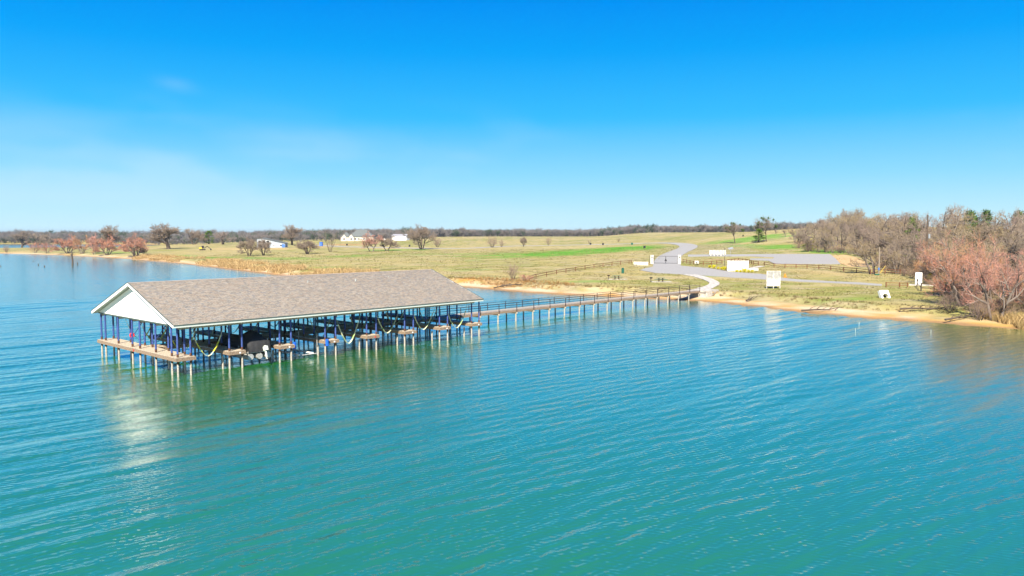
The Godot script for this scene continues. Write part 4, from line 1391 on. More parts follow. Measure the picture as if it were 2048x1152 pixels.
func build_trees() -> void:
	rng.seed = 611
	for t in [
		["shrub", "bare_shrub", "small bare shrub at the tip of the grassy spit", -326.7, -515.1, 5.4, 7.3],
		["far_oak0", "bare_tree", "tall bare dark oak standing on the grassy spit", -440.4, -716.6, 19.1, 19.1],
		["far_oak1", "bare_tree", "broad grey bare tree behind the red shrubs of the spit", -455.6, -769.8, 17.3, 31.4],
		["redshrub", "red_shrub", "low red twigged shrub on the spit in front of the broad grey tree", -296.9, -496.1, 7.3, 10.6],
		["redshrub", "red_shrub", "low pinkish shrub leaning beside the other on the spit", -284.8, -488.2, 6.9, 10.5],
		["far_red0", "red_tree", "round red twigged tree on the spit behind the dead trunk", -264.1, -474.0, 11.7, 18.4],
		["far_red2", "red_tree", "thin orange red tree in the shoreline row next to the round one", -249.4, -462.7, 11.1, 11.7],
		["far_red1", "red_tree", "slender red tree with dark stems in the shoreline row", -236.4, -450.7, 12.4, 14.0],
		["far_red0", "red_tree", "red grey tree on one trunk in front of the tall pale trunked tree", -222.7, -438.7, 12.0, 16.2],
		["far_oak0", "bare_tree", "tall grey tree with pale trunk above the red shoreline trees", -272.8, -543.7, 17.6, 18.8],
		["far_red0", "red_tree", "wide red tree with spreading stems at the sandy shore point", -194.1, -411.3, 12.7, 22.4],
		["far_oak0", "bare_tree", "big spreading bare oak alone on the grass before the wood", -224.3, -521.3, 18.0, 27.0],
		["far_oak1", "bare_tree", "grey bare tree left of the green cedar at the wood edge", -253.8, -636.6, 14.3, 22.0],
		["cedar", "cedar_tree", "green cedar at the edge of the far wood beside bare trees", -245.4, -646.0, 11.4, 11.2],
		["gray2", "bare_tree", "pale bare tree with low branches right of the green cedar", -226.4, -624.8, 11.4, 21.6],
		["far_oak2", "bare_tree", "low bare tree with spreading crown in front of the modern house", -126.2, -382.9, 9.4, 13.8],
		["far_oak2", "bare_tree", "low dark bare tree beside the modern house windows", -120.6, -386.7, 9.0, 12.1],
		["far_oak0", "bare_tree", "tall bare tree on the skyline behind the modern house", -163.0, -590.8, 16.2, 18.5],
		["far_oak2", "bare_tree", "low bare tree leaning beside the building site", -102.2, -398.2, 7.8, 16.2],
		["sapling", "bare_tree", "slender pale twin stemmed tree in front of the farmhouse field", -96.3, -422.7, 12.5, 9.3],
		["far_red1", "bare_tree", "bare tree with brown twigs in front of the farmhouse roof", -74.3, -421.4, 11.0, 17.2],
		["far_oak1", "bare_tree", "crooked bare tree leaning before the metal barn", -66.9, -426.9, 8.4, 14.7],
		["far_oak2", "bare_tree", "large many stemmed bare tree beside the metal barn", -50.7, -446.7, 14.8, 21.7],
		["shrub", "bare_shrub", "bare rounded shrub right of the large many stemmed tree", -46.3, -495.1, 6.6, 11.7],
		["shrub", "bare_shrub", "wide dark bare shrub in the middle of the field", -11.8, -469.7, 7.9, 11.8],
		["shrub", "bare_shrub", "smaller dark shrub touching the wide field shrub", -6.3, -477.8, 5.4, 5.4],
		["far_oak2", "bare_tree", "small upright bare tree alone in the field", 7.0, -482.5, 6.7, 6.7],
		["shrub", "bare_shrub", "small rounded dark shrub at the edge of the field road", 22.8, -497.4, 6.2, 6.2],
		["sapling", "bare_tree", "tiny bare sapling above the bright green grass", 51.4, -532.4, 3.7, 4.0],
		["sapling", "bare_tree", "tiny bare sapling further along the field edge", 75.0, -562.0, 4.2, 4.2],
		["shrub", "bare_shrub", "bare brown shrub growing on the sandy bank by the fence end", 0.2, -197.9, 4.7, 5.7],
		["redshrub", "bare_shrub", "low reddish brush at the foot of the beach bank shrub", 3.1, -190.5, 1.8, 5.0],
		["mistle", "bare_tree", "bare tree with dark mistletoe clumps on the green slope", 117.8, -421.5, 12.2, 13.2],
		["mistle", "bare_tree", "taller bare tree with mistletoe clumps behind the cedar on the slope", 129.6, -406.2, 14.0, 13.3],
		["cedar", "cedar_tree", "round green cedar beside the taller mistletoe tree", 125.3, -405.5, 7.4, 8.7],
		["cedar2", "cedar_tree", "tiny cedar alone on the slope by the mistletoe tree", 136.5, -471.5, 1.3, 1.5],
		["red1", "red_tree", "leaning pink twigged tree at the water edge of the wooded bank", 69.4, -113.7, 12.8, 11.8],
		["red0", "red_tree", "wide pink twigged tree on the bank behind the leaning one", 71.6, -125.5, 12.1, 11.8],
		["shrub", "bare_shrub", "tangled dark shrub overhanging the beach end", 67.8, -114.8, 3.6, 6.5],
		["shrub", "bare_shrub", "dark tangled shrub at the foot of the wooded bank", 66.7, -120.8, 3.4, 6.1],
		["olive", "olive_shrub", "olive yellow leafy shrub at the edge of the wood by the cabinet", 77.4, -141.5, 3.9, 5.5],
		["olive", "olive_shrub", "small olive leafy shrub behind the utility cabinet slab", 89.9, -170.6, 2.2, 2.8],
		["olive", "olive_shrub", "olive leafy shrub under the bare trees behind the parking lot", 120.5, -321.3, 4.8, 8.1],
		["gray1", "bare_tree", "pale branched bare tree leaning over the rail fence by the service pole", 91.0, -200.9, 9.6, 12.0]]:
		tree(t[0], t[1], t[2], t[3], t[4], t[5], t[6])
	for t in [["gray2", 124.3, -345.7, 8.3, 8.7, "purplish grey many stemmed tree at the edge of the wood behind the parking lot"], ["gray2", 118.3, -318.5, 7.4, 8.0, "purplish grey many stemmed tree at the edge of the wood behind the parking lot"], ["gray0", 119.7, -312.9, 7.4, 6.4, "bare grey brown tree at the edge of the wood behind the parking lot"], ["gray2", 121.1, -308.2, 8.4, 7.8, "purplish grey many stemmed tree at the edge of the wood behind the parking lot"], ["gray1", 121.8, -303.1, 8.7, 7.3, "bare tan tinged tree at the edge of the wood behind the parking lot"], ["gray0", 122.6, -294.5, 9.4, 7.5, "bare grey brown tree at the edge of the wood behind the parking lot"], ["gray0", 124.1, -289.4, 6.7, 7.2, "bare grey brown tree at the edge of the wood behind the parking lot"], ["gray2", 123.1, -280.8, 6.2, 6.8, "purplish grey many stemmed tree at the edge of the wood behind the parking lot"], ["gray1", 120.5, -269.5, 6.9, 5.9, "bare tan tinged tree at the edge of the wood behind the service pole"], ["gray0", 105.0, -229.0, 8.8, 8.6, "bare grey brown tree at the edge of the wood behind the service pole"], ["gray2", 99.9, -211.2, 6.7, 7.0, "purplish grey many stemmed tree at the edge of the wood behind the service pole"], ["gray1", 96.4, -199.3, 7.4, 6.3, "bare tan tinged tree at the edge of the wood behind the service pole"], ["gray0", 97.5, -197.5, 6.9, 6.4, "bare grey brown tree at the edge of the wood behind the service pole"], ["red1", 78.5, -144.7, 6.5, 6.8, "pinkish red two stemmed tree at the edge of the wood around the tall utility pole"], ["red2", 78.1, -141.4, 6.5, 6.1, "orange red twigged tree at the edge of the wood above the reedy bank"], ["red2", 76.0, -134.4, 5.6, 6.1, "orange red twigged tree at the edge of the wood above the reedy bank"], ["red1", 73.9, -121.3, 8.4, 7.5, "pinkish red two stemmed tree at the edge of the wood above the reedy bank"], ["red2", 75.7, -117.0, 7.2, 5.9, "orange red twigged tree at the edge of the wood above the reedy bank"], ["red0", 76.1, -115.3, 6.3, 6.9, "pinkish red many stemmed tree at the edge of the wood above the reedy bank"], ["red1", 78.5, -117.4, 5.9, 5.5, "pinkish red two stemmed tree at the edge of the wood above the reedy bank"], ["red1", 78.7, -114.1, 7.5, 7.6, "pinkish red two stemmed tree at the edge of the wood above the reedy bank"], ["gray1", 134.7, -379.7, 8.1, 6.8, "bare tan tinged tree just inside the wood behind the parking lot"], ["gray2", 134.3, -368.4, 9.2, 9.0, "purplish grey many stemmed tree just inside the wood behind the parking lot"], ["gray0", 127.3, -345.0, 10.1, 10.0, "bare grey brown tree just inside the wood behind the parking lot"], ["gray0", 131.7, -348.7, 11.1, 11.6, "bare grey brown tree just inside the wood behind the parking lot"], ["gray1", 128.1, -331.8, 10.8, 9.7, "bare tan tinged tree just inside the wood behind the parking lot"], ["gray2", 132.9, -338.6, 11.8, 10.9, "purplish grey many stemmed tree just inside the wood behind the parking lot"], ["gray0", 130.8, -328.6, 11.1, 10.1, "bare grey brown tree just inside the wood behind the parking lot"], ["gray1", 135.9, -334.4, 10.6, 11.4, "bare tan tinged tree just inside the wood behind the parking lot"], ["gray2", 130.9, -315.9, 11.8, 11.1, "purplish grey many stemmed tree just inside the wood behind the parking lot"], ["gray0", 137.1, -322.2, 10.8, 12.3, "bare grey brown tree just inside the wood behind the parking lot"], ["gray2", 128.0, -295.5, 11.9, 10.4, "purplish grey many stemmed tree just inside the wood behind the parking lot"], ["gray1", 129.7, -296.6, 8.3, 8.6, "bare tan tinged tree just inside the wood behind the parking lot"], ["gray2", 135.8, -305.0, 10.3, 10.7, "purplish grey many stemmed tree just inside the wood behind the parking lot"], ["gray2", 122.9, -271.5, 11.5, 10.3, "purplish grey many stemmed tree just inside the wood behind the service pole"], ["gray0", 109.1, -235.1, 9.8, 10.0, "bare grey brown tree just inside the wood behind the service pole"], ["gray2", 108.5, -232.3, 10.9, 12.5, "purplish grey many stemmed tree just inside the wood behind the service pole"], ["gray0", 102.8, -214.4, 8.5, 7.8, "bare grey brown tree just inside the wood behind the service pole"], ["gray0", 108.7, -225.5, 9.7, 8.9, "bare grey brown tree just inside the wood behind the service pole"], ["gray0", 108.1, -219.4, 9.0, 10.0, "bare grey brown tree just inside the wood behind the service pole"], ["gray1", 112.7, -227.2, 11.4, 12.6, "bare tan tinged tree just inside the wood behind the service pole"], ["gray2", 103.4, -203.5, 8.1, 8.3, "purplish grey many stemmed tree just inside the wood around the tall utility pole"], ["gray2", 104.1, -203.4, 11.8, 10.7, "purplish grey many stemmed tree just inside the wood around the tall utility pole"], ["gray0", 98.2, -188.4, 11.3, 11.5, "bare grey brown tree just inside the wood around the tall utility pole"], ["red2", 90.9, -171.9, 9.5, 9.2, "orange red twigged tree just inside the wood around the tall utility pole"], ["red2", 95.0, -177.3, 9.4, 10.5, "orange red twigged tree just inside the wood around the tall utility pole"], ["red1", 88.7, -163.7, 11.7, 11.5, "pinkish red two stemmed tree just inside the wood around the tall utility pole"], ["gray0", 95.7, -173.4, 10.0, 9.7, "bare grey brown tree just inside the wood above the reedy bank"], ["gray0", 93.3, -166.0, 10.4, 9.3, "bare grey brown tree just inside the wood above the reedy bank"], ["gray1", 78.3, -137.0, 11.8, 10.7, "bare tan tinged tree just inside the wood above the reedy bank"], ["red2", 78.9, -136.3, 10.5, 10.0, "orange red twigged tree just inside the wood above the reedy bank"], ["red2", 76.7, -131.7, 10.1, 9.1, "orange red twigged tree just inside the wood above the reedy bank"], ["red0", 81.2, -136.6, 8.6, 9.9, "pinkish red many stemmed tree just inside the wood above the reedy bank"], ["gray1", 90.9, -152.0, 11.5, 12.8, "bare tan tinged tree just inside the wood above the reedy bank"], ["red2", 86.1, -142.5, 9.3, 8.4, "orange red twigged tree just inside the wood above the reedy bank"], ["gray1", 89.2, -145.2, 11.3, 9.5, "bare tan tinged tree just inside the wood above the reedy bank"], ["gray2", 93.4, -150.9, 11.6, 11.4, "purplish grey many stemmed tree just inside the wood above the reedy bank"], ["gray0", 90.3, -144.2, 11.8, 12.1, "bare grey brown tree just inside the wood above the reedy bank"], ["gray0", 91.3, -142.7, 10.9, 12.1, "bare grey brown tree just inside the wood above the reedy bank"], ["red1", 80.3, -124.6, 11.1, 11.2, "pinkish red two stemmed tree just inside the wood above the reedy bank"], ["gray1", 83.3, -127.5, 9.9, 9.8, "bare tan tinged tree just inside the wood above the reedy bank"], ["gray2", 88.7, -134.4, 10.2, 8.3, "purplish grey many stemmed tree just inside the wood above the reedy bank"], ["gray1", 95.8, -143.1, 10.7, 8.6, "bare tan tinged tree just inside the wood above the reedy bank"], ["red1", 94.9, -140.2, 8.2, 9.0, "pinkish red two stemmed tree just inside the wood above the reedy bank"], ["red1", 85.4, -125.4, 9.2, 10.3, "pinkish red two stemmed tree just inside the wood above the reedy bank"], ["gray1", 144.4, -421.4, 5.1, 3.9, "bare tan tinged tree deep in the wood behind the parking lot"], ["gray2", 153.0, -436.4, 3.1, 2.5, "purplish grey many stemmed tree deep in the wood behind the parking lot"], ["gray0", 154.9, -431.8, 3.3, 2.9, "bare grey brown tree deep in the wood behind the parking lot"], ["gray1", 150.1, -409.6, 5.1, 4.3, "bare tan tinged tree deep in the wood behind the parking lot"], ["gray1", 148.7, -391.5, 8.9, 7.5, "bare tan tinged tree deep in the wood behind the parking lot"], ["gray1", 149.1, -385.9, 7.8, 7.1, "bare tan tinged tree deep in the wood behind the parking lot"], ["gray0", 142.3, -363.0, 10.3, 10.1, "bare grey brown tree deep in the wood behind the parking lot"], ["gray1", 143.1, -359.5, 11.7, 10.7, "bare tan tinged tree deep in the wood behind the parking lot"], ["gray1", 144.7, -351.8, 14.7, 11.3, "bare tan tinged tree deep in the wood behind the parking lot"], ["gray2", 162.6, -392.6, 10.1, 7.8, "purplish grey many stemmed tree deep in the wood behind the parking lot"], ["gray1", 153.2, -358.9, 14.7, 12.9, "bare tan tinged tree deep in the wood behind the parking lot"], ["gray1", 149.8, -348.2, 12.7, 11.2, "bare tan tinged tree deep in the wood behind the parking lot"], ["gray2", 150.6, -341.2, 11.4, 11.9, "purplish grey many stemmed tree deep in the wood behind the parking lot"], ["gray1", 153.3, -342.1, 12.5, 9.7, "bare tan tinged tree deep in the wood behind the service pole"], ["gray1", 136.9, -302.1, 14.2, 13.0, "bare tan tinged tree deep in the wood behind the service pole"], ["gray0", 123.9, -266.0, 14.3, 15.3, "bare grey brown tree deep in the wood behind the service pole"], ["gray1", 133.1, -282.8, 14.1, 12.4, "bare tan tinged tree deep in the wood behind the service pole"], ["gray1", 140.7, -293.8, 12.5, 13.0, "bare tan tinged tree deep in the wood behind the service pole"], ["gray0", 134.6, -275.1, 13.4, 14.4, "bare grey brown tree deep in the wood behind the service pole"], ["gray2", 140.7, -284.4, 14.3, 15.0, "purplish grey many stemmed tree deep in the wood behind the service pole"], ["gray2", 136.6, -272.5, 14.0, 14.0, "purplish grey many stemmed tree deep in the wood behind the service pole"], ["gray0", 121.6, -238.6, 14.3, 13.8, "bare grey brown tree deep in the wood around the tall utility pole"], ["gray2", 128.7, -246.4, 14.8, 12.6, "purplish grey many stemmed tree deep in the wood around the tall utility pole"], ["gray1", 126.3, -238.7, 14.2, 11.7, "bare tan tinged tree deep in the wood around the tall utility pole"], ["gray2", 122.2, -229.4, 14.2, 11.0, "purplish grey many stemmed tree deep in the wood around the tall utility pole"], ["gray0", 113.3, -207.7, 17.0, 17.7, "bare grey brown tree deep in the wood around the tall utility pole"], ["gray2", 125.8, -227.8, 17.0, 15.7, "purplish grey many stemmed tree deep in the wood above the reedy bank"], ["gray1", 100.9, -179.4, 15.9, 16.3, "bare tan tinged tree deep in the wood above the reedy bank"], ["gray0", 121.7, -215.5, 15.9, 12.1, "bare grey brown tree deep in the wood above the reedy bank"], ["gray1", 102.5, -177.1, 15.1, 12.5, "bare tan tinged tree deep in the wood above the reedy bank"], ["gray0", 119.2, -203.2, 14.4, 13.8, "bare grey brown tree deep in the wood above the reedy bank"], ["gray0", 103.9, -174.8, 15.3, 13.7, "bare grey brown tree deep in the wood above the reedy bank"], ["gray1", 113.3, -188.4, 14.5, 12.4, "bare tan tinged tree deep in the wood above the reedy bank"], ["gray1", 122.6, -201.9, 14.4, 13.2, "bare tan tinged tree deep in the wood above the reedy bank"], ["gray0", 107.5, -174.1, 15.6, 12.1, "bare grey brown tree deep in the wood above the reedy bank"], ["gray0", 102.8, -165.2, 14.6, 12.4, "bare grey brown tree deep in the wood above the reedy bank"], ["gray2", 108.5, -171.9, 15.9, 14.0, "purplish grey many stemmed tree deep in the wood above the reedy bank"], ["gray2", 114.2, -179.2, 15.5, 11.6, "purplish grey many stemmed tree deep in the wood above the reedy bank"], ["gray1", 130.7, -202.3, 14.4, 14.9, "bare tan tinged tree deep in the wood above the reedy bank"], ["gray2", 132.4, -201.8, 15.4, 12.2, "purplish grey many stemmed tree deep in the wood above the reedy bank"], ["gray2", 121.7, -182.9, 16.0, 13.5, "purplish grey many stemmed tree deep in the wood above the reedy bank"], ["gray0", 114.0, -169.6, 15.6, 11.8, "bare grey brown tree deep in the wood above the reedy bank"], ["gray0", 135.6, -200.4, 14.8, 16.0, "bare grey brown tree deep in the wood above the reedy bank"], ["gray0", 114.0, -165.7, 16.4, 14.4, "bare grey brown tree deep in the wood above the reedy bank"], ["gray2", 150.9, -456.5, 3.0, 3.2, "purplish grey many stemmed tree deep in the wood behind the parking lot"], ["gray0", 157.2, -454.2, 3.6, 3.9, "bare grey brown tree deep in the wood behind the parking lot"], ["gray0", 168.3, -480.0, 2.0, 2.5, "bare grey brown tree deep in the wood behind the parking lot"], ["gray2", 159.5, -431.7, 4.6, 4.3, "purplish grey many stemmed tree deep in the wood behind the parking lot"], ["gray0", 180.1, -485.6, 2.6, 2.5, "bare grey brown tree deep in the wood behind the parking lot"], ["gray0", 160.4, -427.2, 5.1, 5.6, "bare grey brown tree deep in the wood behind the parking lot"], ["gray1", 182.5, -480.5, 2.0, 2.6, "bare tan tinged tree deep in the wood behind the parking lot"], ["gray2", 182.4, -474.9, 6.3, 8.0, "purplish grey many stemmed tree deep in the wood behind the parking lot"], ["gray0", 188.4, -489.1, 5.9, 5.5, "bare grey brown tree deep in the wood behind the parking lot"], ["gray2", 178.7, -457.9, 6.4, 5.8, "purplish grey many stemmed tree deep in the wood behind the parking lot"], ["gray0", 159.6, -402.8, 8.3, 10.7, "bare grey brown tree deep in the wood behind the parking lot"], ["gray2", 187.2, -468.2, 6.8, 7.4, "purplish grey many stemmed tree deep in the wood behind the parking lot"], ["gray1", 153.7, -383.5, 9.1, 9.6, "bare tan tinged tree deep in the wood behind the parking lot"], ["gray0", 170.4, -421.8, 8.1, 7.9, "bare grey brown tree deep in the wood behind the parking lot"], ["gray1", 167.6, -408.3, 11.7, 13.1, "bare tan tinged tree deep in the wood behind the parking lot"], ["gray0", 171.2, -413.3, 11.5, 11.6, "bare grey brown tree deep in the wood behind the parking lot"], ["gray0", 203.7, -487.7, 11.8, 11.5, "bare grey brown tree deep in the wood behind the parking lot"], ["gray2", 183.8, -436.1, 9.3, 11.1, "purplish grey many stemmed tree deep in the wood behind the parking lot"], ["gray2", 175.0, -412.4, 11.2, 12.0, "purplish grey many stemmed tree deep in the wood behind the parking lot"], ["gray1", 204.4, -478.6, 11.8, 11.1, "bare tan tinged tree deep in the wood behind the parking lot"], ["gray0", 186.8, -431.9, 10.2, 9.6, "bare grey brown tree deep in the wood behind the parking lot"], ["gray0", 169.8, -388.3, 12.4, 15.3, "bare grey brown tree deep in the wood behind the parking lot"], ["gray1", 169.2, -383.2, 10.1, 10.0, "bare tan tinged tree deep in the wood behind the parking lot"], ["gray1", 203.4, -457.6, 6.7, 7.8, "bare tan tinged tree deep in the wood behind the parking lot"], ["gray1", 170.6, -382.4, 9.7, 11.6, "bare tan tinged tree deep in the wood behind the parking lot"], ["gray0", 193.5, -427.8, 6.8, 8.7, "bare grey brown tree deep in the wood behind the service pole"], ["gray0", 198.8, -436.1, 7.5, 7.3, "bare grey brown tree deep in the wood behind the service pole"], ["gray2", 143.8, -313.6, 10.8, 10.8, "purplish grey many stemmed tree deep in the wood behind the service pole"], ["gray0", 161.9, -348.4, 11.7, 12.2, "bare grey brown tree deep in the wood behind the service pole"], ["gray1", 163.2, -349.1, 9.1, 10.9, "bare tan tinged tree deep in the wood behind the service pole"], ["gray0", 148.7, -315.4, 11.1, 13.4, "bare grey brown tree deep in the wood behind the service pole"], ["gray0", 151.5, -320.2, 12.4, 14.6, "bare grey brown tree deep in the wood behind the service pole"], ["gray1", 166.1, -346.5, 10.8, 10.0, "bare tan tinged tree deep in the wood behind the service pole"], ["gray0", 141.0, -292.6, 13.5, 12.9, "bare grey brown tree deep in the wood behind the service pole"], ["gray1", 163.9, -336.2, 9.6, 10.1, "bare tan tinged tree deep in the wood behind the service pole"], ["gray1", 131.3, -267.3, 14.7, 18.0, "bare tan tinged tree deep in the wood behind the service pole"], ["gray0", 182.0, -369.9, 10.6, 11.1, "bare grey brown tree deep in the wood behind the service pole"], ["gray0", 128.1, -257.6, 14.8, 13.4, "bare grey brown tree deep in the wood behind the service pole"], ["cedar", 124.0, -247.1, 13.8, 6.8, "bright green cedar deep in the wood behind the service pole"], ["cedar2", 115.5, -201.1, 15.3, 7.2, "dark green cedar deep in the wood above the reedy bank"], ["cedar", 116.1, -200.6, 14.3, 4.8, "bright green cedar deep in the wood above the reedy bank"], ["cedar2", 118.2, -199.2, 15.2, 7.0, "dark green cedar deep in the wood above the reedy bank"], ["cedar2", 120.3, -189.5, 14.6, 7.0, "dark green cedar deep in the wood above the reedy bank"], ["cedar2", 142.6, -318.8, 10.1, 4.5, "dark green cedar deep in the wood behind the service pole"], ["gray0", 104.1, -189.8, 17.0, 14.6, "tallest bare grey brown tree deep in the wood around the tall utility pole"], ["shrub2", 123.4, -343.3, 3.3, 4.9, "tan leafless shrub at the edge of the wood behind the parking lot"], ["shrub", 118.4, -318.6, 3.6, 5.3, "bare brown shrub at the edge of the wood behind the parking lot"], ["shrub", 119.1, -309.2, 2.6, 4.1, "bare brown shrub at the edge of the wood behind the parking lot"], ["shrub2", 120.3, -303.4, 2.1, 2.5, "tan leafless shrub at the edge of the wood behind the parking lot"], ["shrub", 120.7, -299.5, 3.2, 4.7, "bare brown shrub at the edge of the wood behind the parking lot"], ["shrub", 122.3, -296.9, 3.4, 5.3, "bare brown shrub at the edge of the wood behind the parking lot"], ["shrub2", 121.2, -286.1, 3.5, 4.9, "tan leafless shrub at the edge of the wood behind the parking lot"], ["shrub2", 121.0, -278.9, 3.5, 3.9, "tan leafless shrub at the edge of the wood behind the parking lot"], ["shrub2", 120.8, -271.6, 2.0, 2.9, "tan leafless shrub at the edge of the wood behind the parking lot"], ["shrub", 100.6, -215.4, 2.3, 2.7, "bare brown shrub at the edge of the wood behind the service pole"], ["shrub2", 96.6, -201.7, 2.8, 3.7, "tan leafless shrub at the edge of the wood behind the service pole"], ["shrub", 95.1, -193.0, 2.3, 3.1, "bare brown shrub at the edge of the wood behind the service pole"], ["shrub2", 92.7, -184.4, 3.0, 3.4, "tan leafless shrub at the edge of the wood behind the service pole"], ["redshrub", 73.7, -132.7, 3.4, 5.0, "reddish leafless shrub at the edge of the wood above the reedy bank"], ["shrub2", 72.4, -127.8, 3.0, 4.7, "tan leafless shrub at the edge of the wood above the reedy bank"], ["redshrub", 71.1, -123.4, 2.8, 4.0, "reddish leafless shrub at the edge of the wood above the reedy bank"], ["shrub2", 70.0, -119.1, 2.9, 4.1, "tan leafless shrub at the edge of the wood above the reedy bank"], ["shrub2", 70.2, -116.9, 2.8, 3.6, "tan leafless shrub at the edge of the wood above the reedy bank"], ["redshrub", 71.2, -116.2, 2.5, 3.2, "reddish leafless shrub at the edge of the wood above the reedy bank"], ["shrub2", 71.3, -114.9, 2.8, 3.4, "tan leafless shrub at the edge of the wood above the reedy bank"], ["shrub2", 71.9, -114.0, 2.0, 3.1, "tan leafless shrub at the edge of the wood above the reedy bank"]]:
		var called := "shrub" if "shrub" in t[0] else ("cedar_tree" if "cedar" in t[0] else "bare_tree")
		tree(t[0], called, t[5], t[1], t[2], t[3], t[4], "trees and shrubs of the wood")
	# yellow shrubs by the white wall
	rng.seed = 77
	var ys := []
	for k in 2:
		var s := Shape.new()
		s.coloured = true
		for q in 16:
			var a := rng.randf() * TAU
			leaf_ball(s, Vector3(cos(a) * .5 * rng.randf(), .25 + rng.randf() * .5, sin(a) * .4 * rng.randf()), .32, 45, Color(.38, .36, .01), Color(.62, .54, .02), .08)
		ys.append(s.mesh())
	var n := 0
	for q in [Vector2(57.61, -231.58), Vector2(58.15, -229.13), Vector2(58.40, -225.62), Vector2(58.78, -223.29), Vector2(59.02, -221.02), Vector2(60.07, -212.43), Vector2(60.69, -211.34), Vector2(61.71, -211.18), Vector2(62.72, -211.01), Vector2(63.89, -211.82)]:
		var t := thing("yellow_shrub", "yellow green clipped shrub %s the white wall" % ("beside" if n < 5 else "in front of"), "shrub", on(q), n * 1.3, "yellow shrubs round the white wall")
		part("foliage", ys[n % 2], M.leaf, t)
		var st := Shape.new()
		st.tube([Vector3(0, -.2, 0), Vector3(0, .5, 0)], [.05, .03], 5)
		part("stem", st.mesh(), M.bark, t)
		t.scale = Vector3.ONE * (1.0 + .25 * sin(n * 2.0))
		n += 1

func scatter(called: String, mesh: Mesh, m: Material, spots: Array, label: String, category: String) -> void:
	var mm := MultiMesh.new()
	mm.transform_format = MultiMesh.TRANSFORM_3D
	mm.use_colors = true
	mm.mesh = mesh
	mm.instance_count = spots.size()
	for i in spots.size():
		mm.set_instance_transform(i, spots[i][0])
		mm.set_instance_color(i, spots[i][1])
	var o := MultiMeshInstance3D.new()
	o.name = numbered(called)
	o.multimesh = mm
	o.material_override = m
	add_child(o)
	tag(o, label, category, "", "stuff")

func blade_clump(n: int, high: float, spread: float, wide: float) -> ArrayMesh:
	var s := Shape.new()
	s.coloured = true
	for k in n:
		var a := rng.randf() * TAU
		var p := Vector3(cos(a), 0, sin(a)) * spread * sqrt(rng.randf())
		var d := Vector3(rng.randfn() * .35, 1, rng.randfn() * .35).normalized()
		var h := high * rng.randf_range(.55, 1.1)
		var side := Vector3(cos(a * 3.0), 0, sin(a * 3.0)) * wide
		s.tint = Color(1, 1, 1) * rng.randf_range(.7, 1.15)
		var bend := p + d * h + Vector3(d.x, -.1, d.z) * h * .4
		var mid := p + d * h * .6
		var nn := Vector3(d.x, .7, d.z).normalized()
		s.tri(p - side, p + side, mid + side * .6, nn, nn, nn)
		s.tri(p - side, mid + side * .6, mid - side * .6, nn, nn, nn)
		s.tri(mid - side * .6, mid + side * .6, bend, nn, nn, nn)
	return s.mesh()

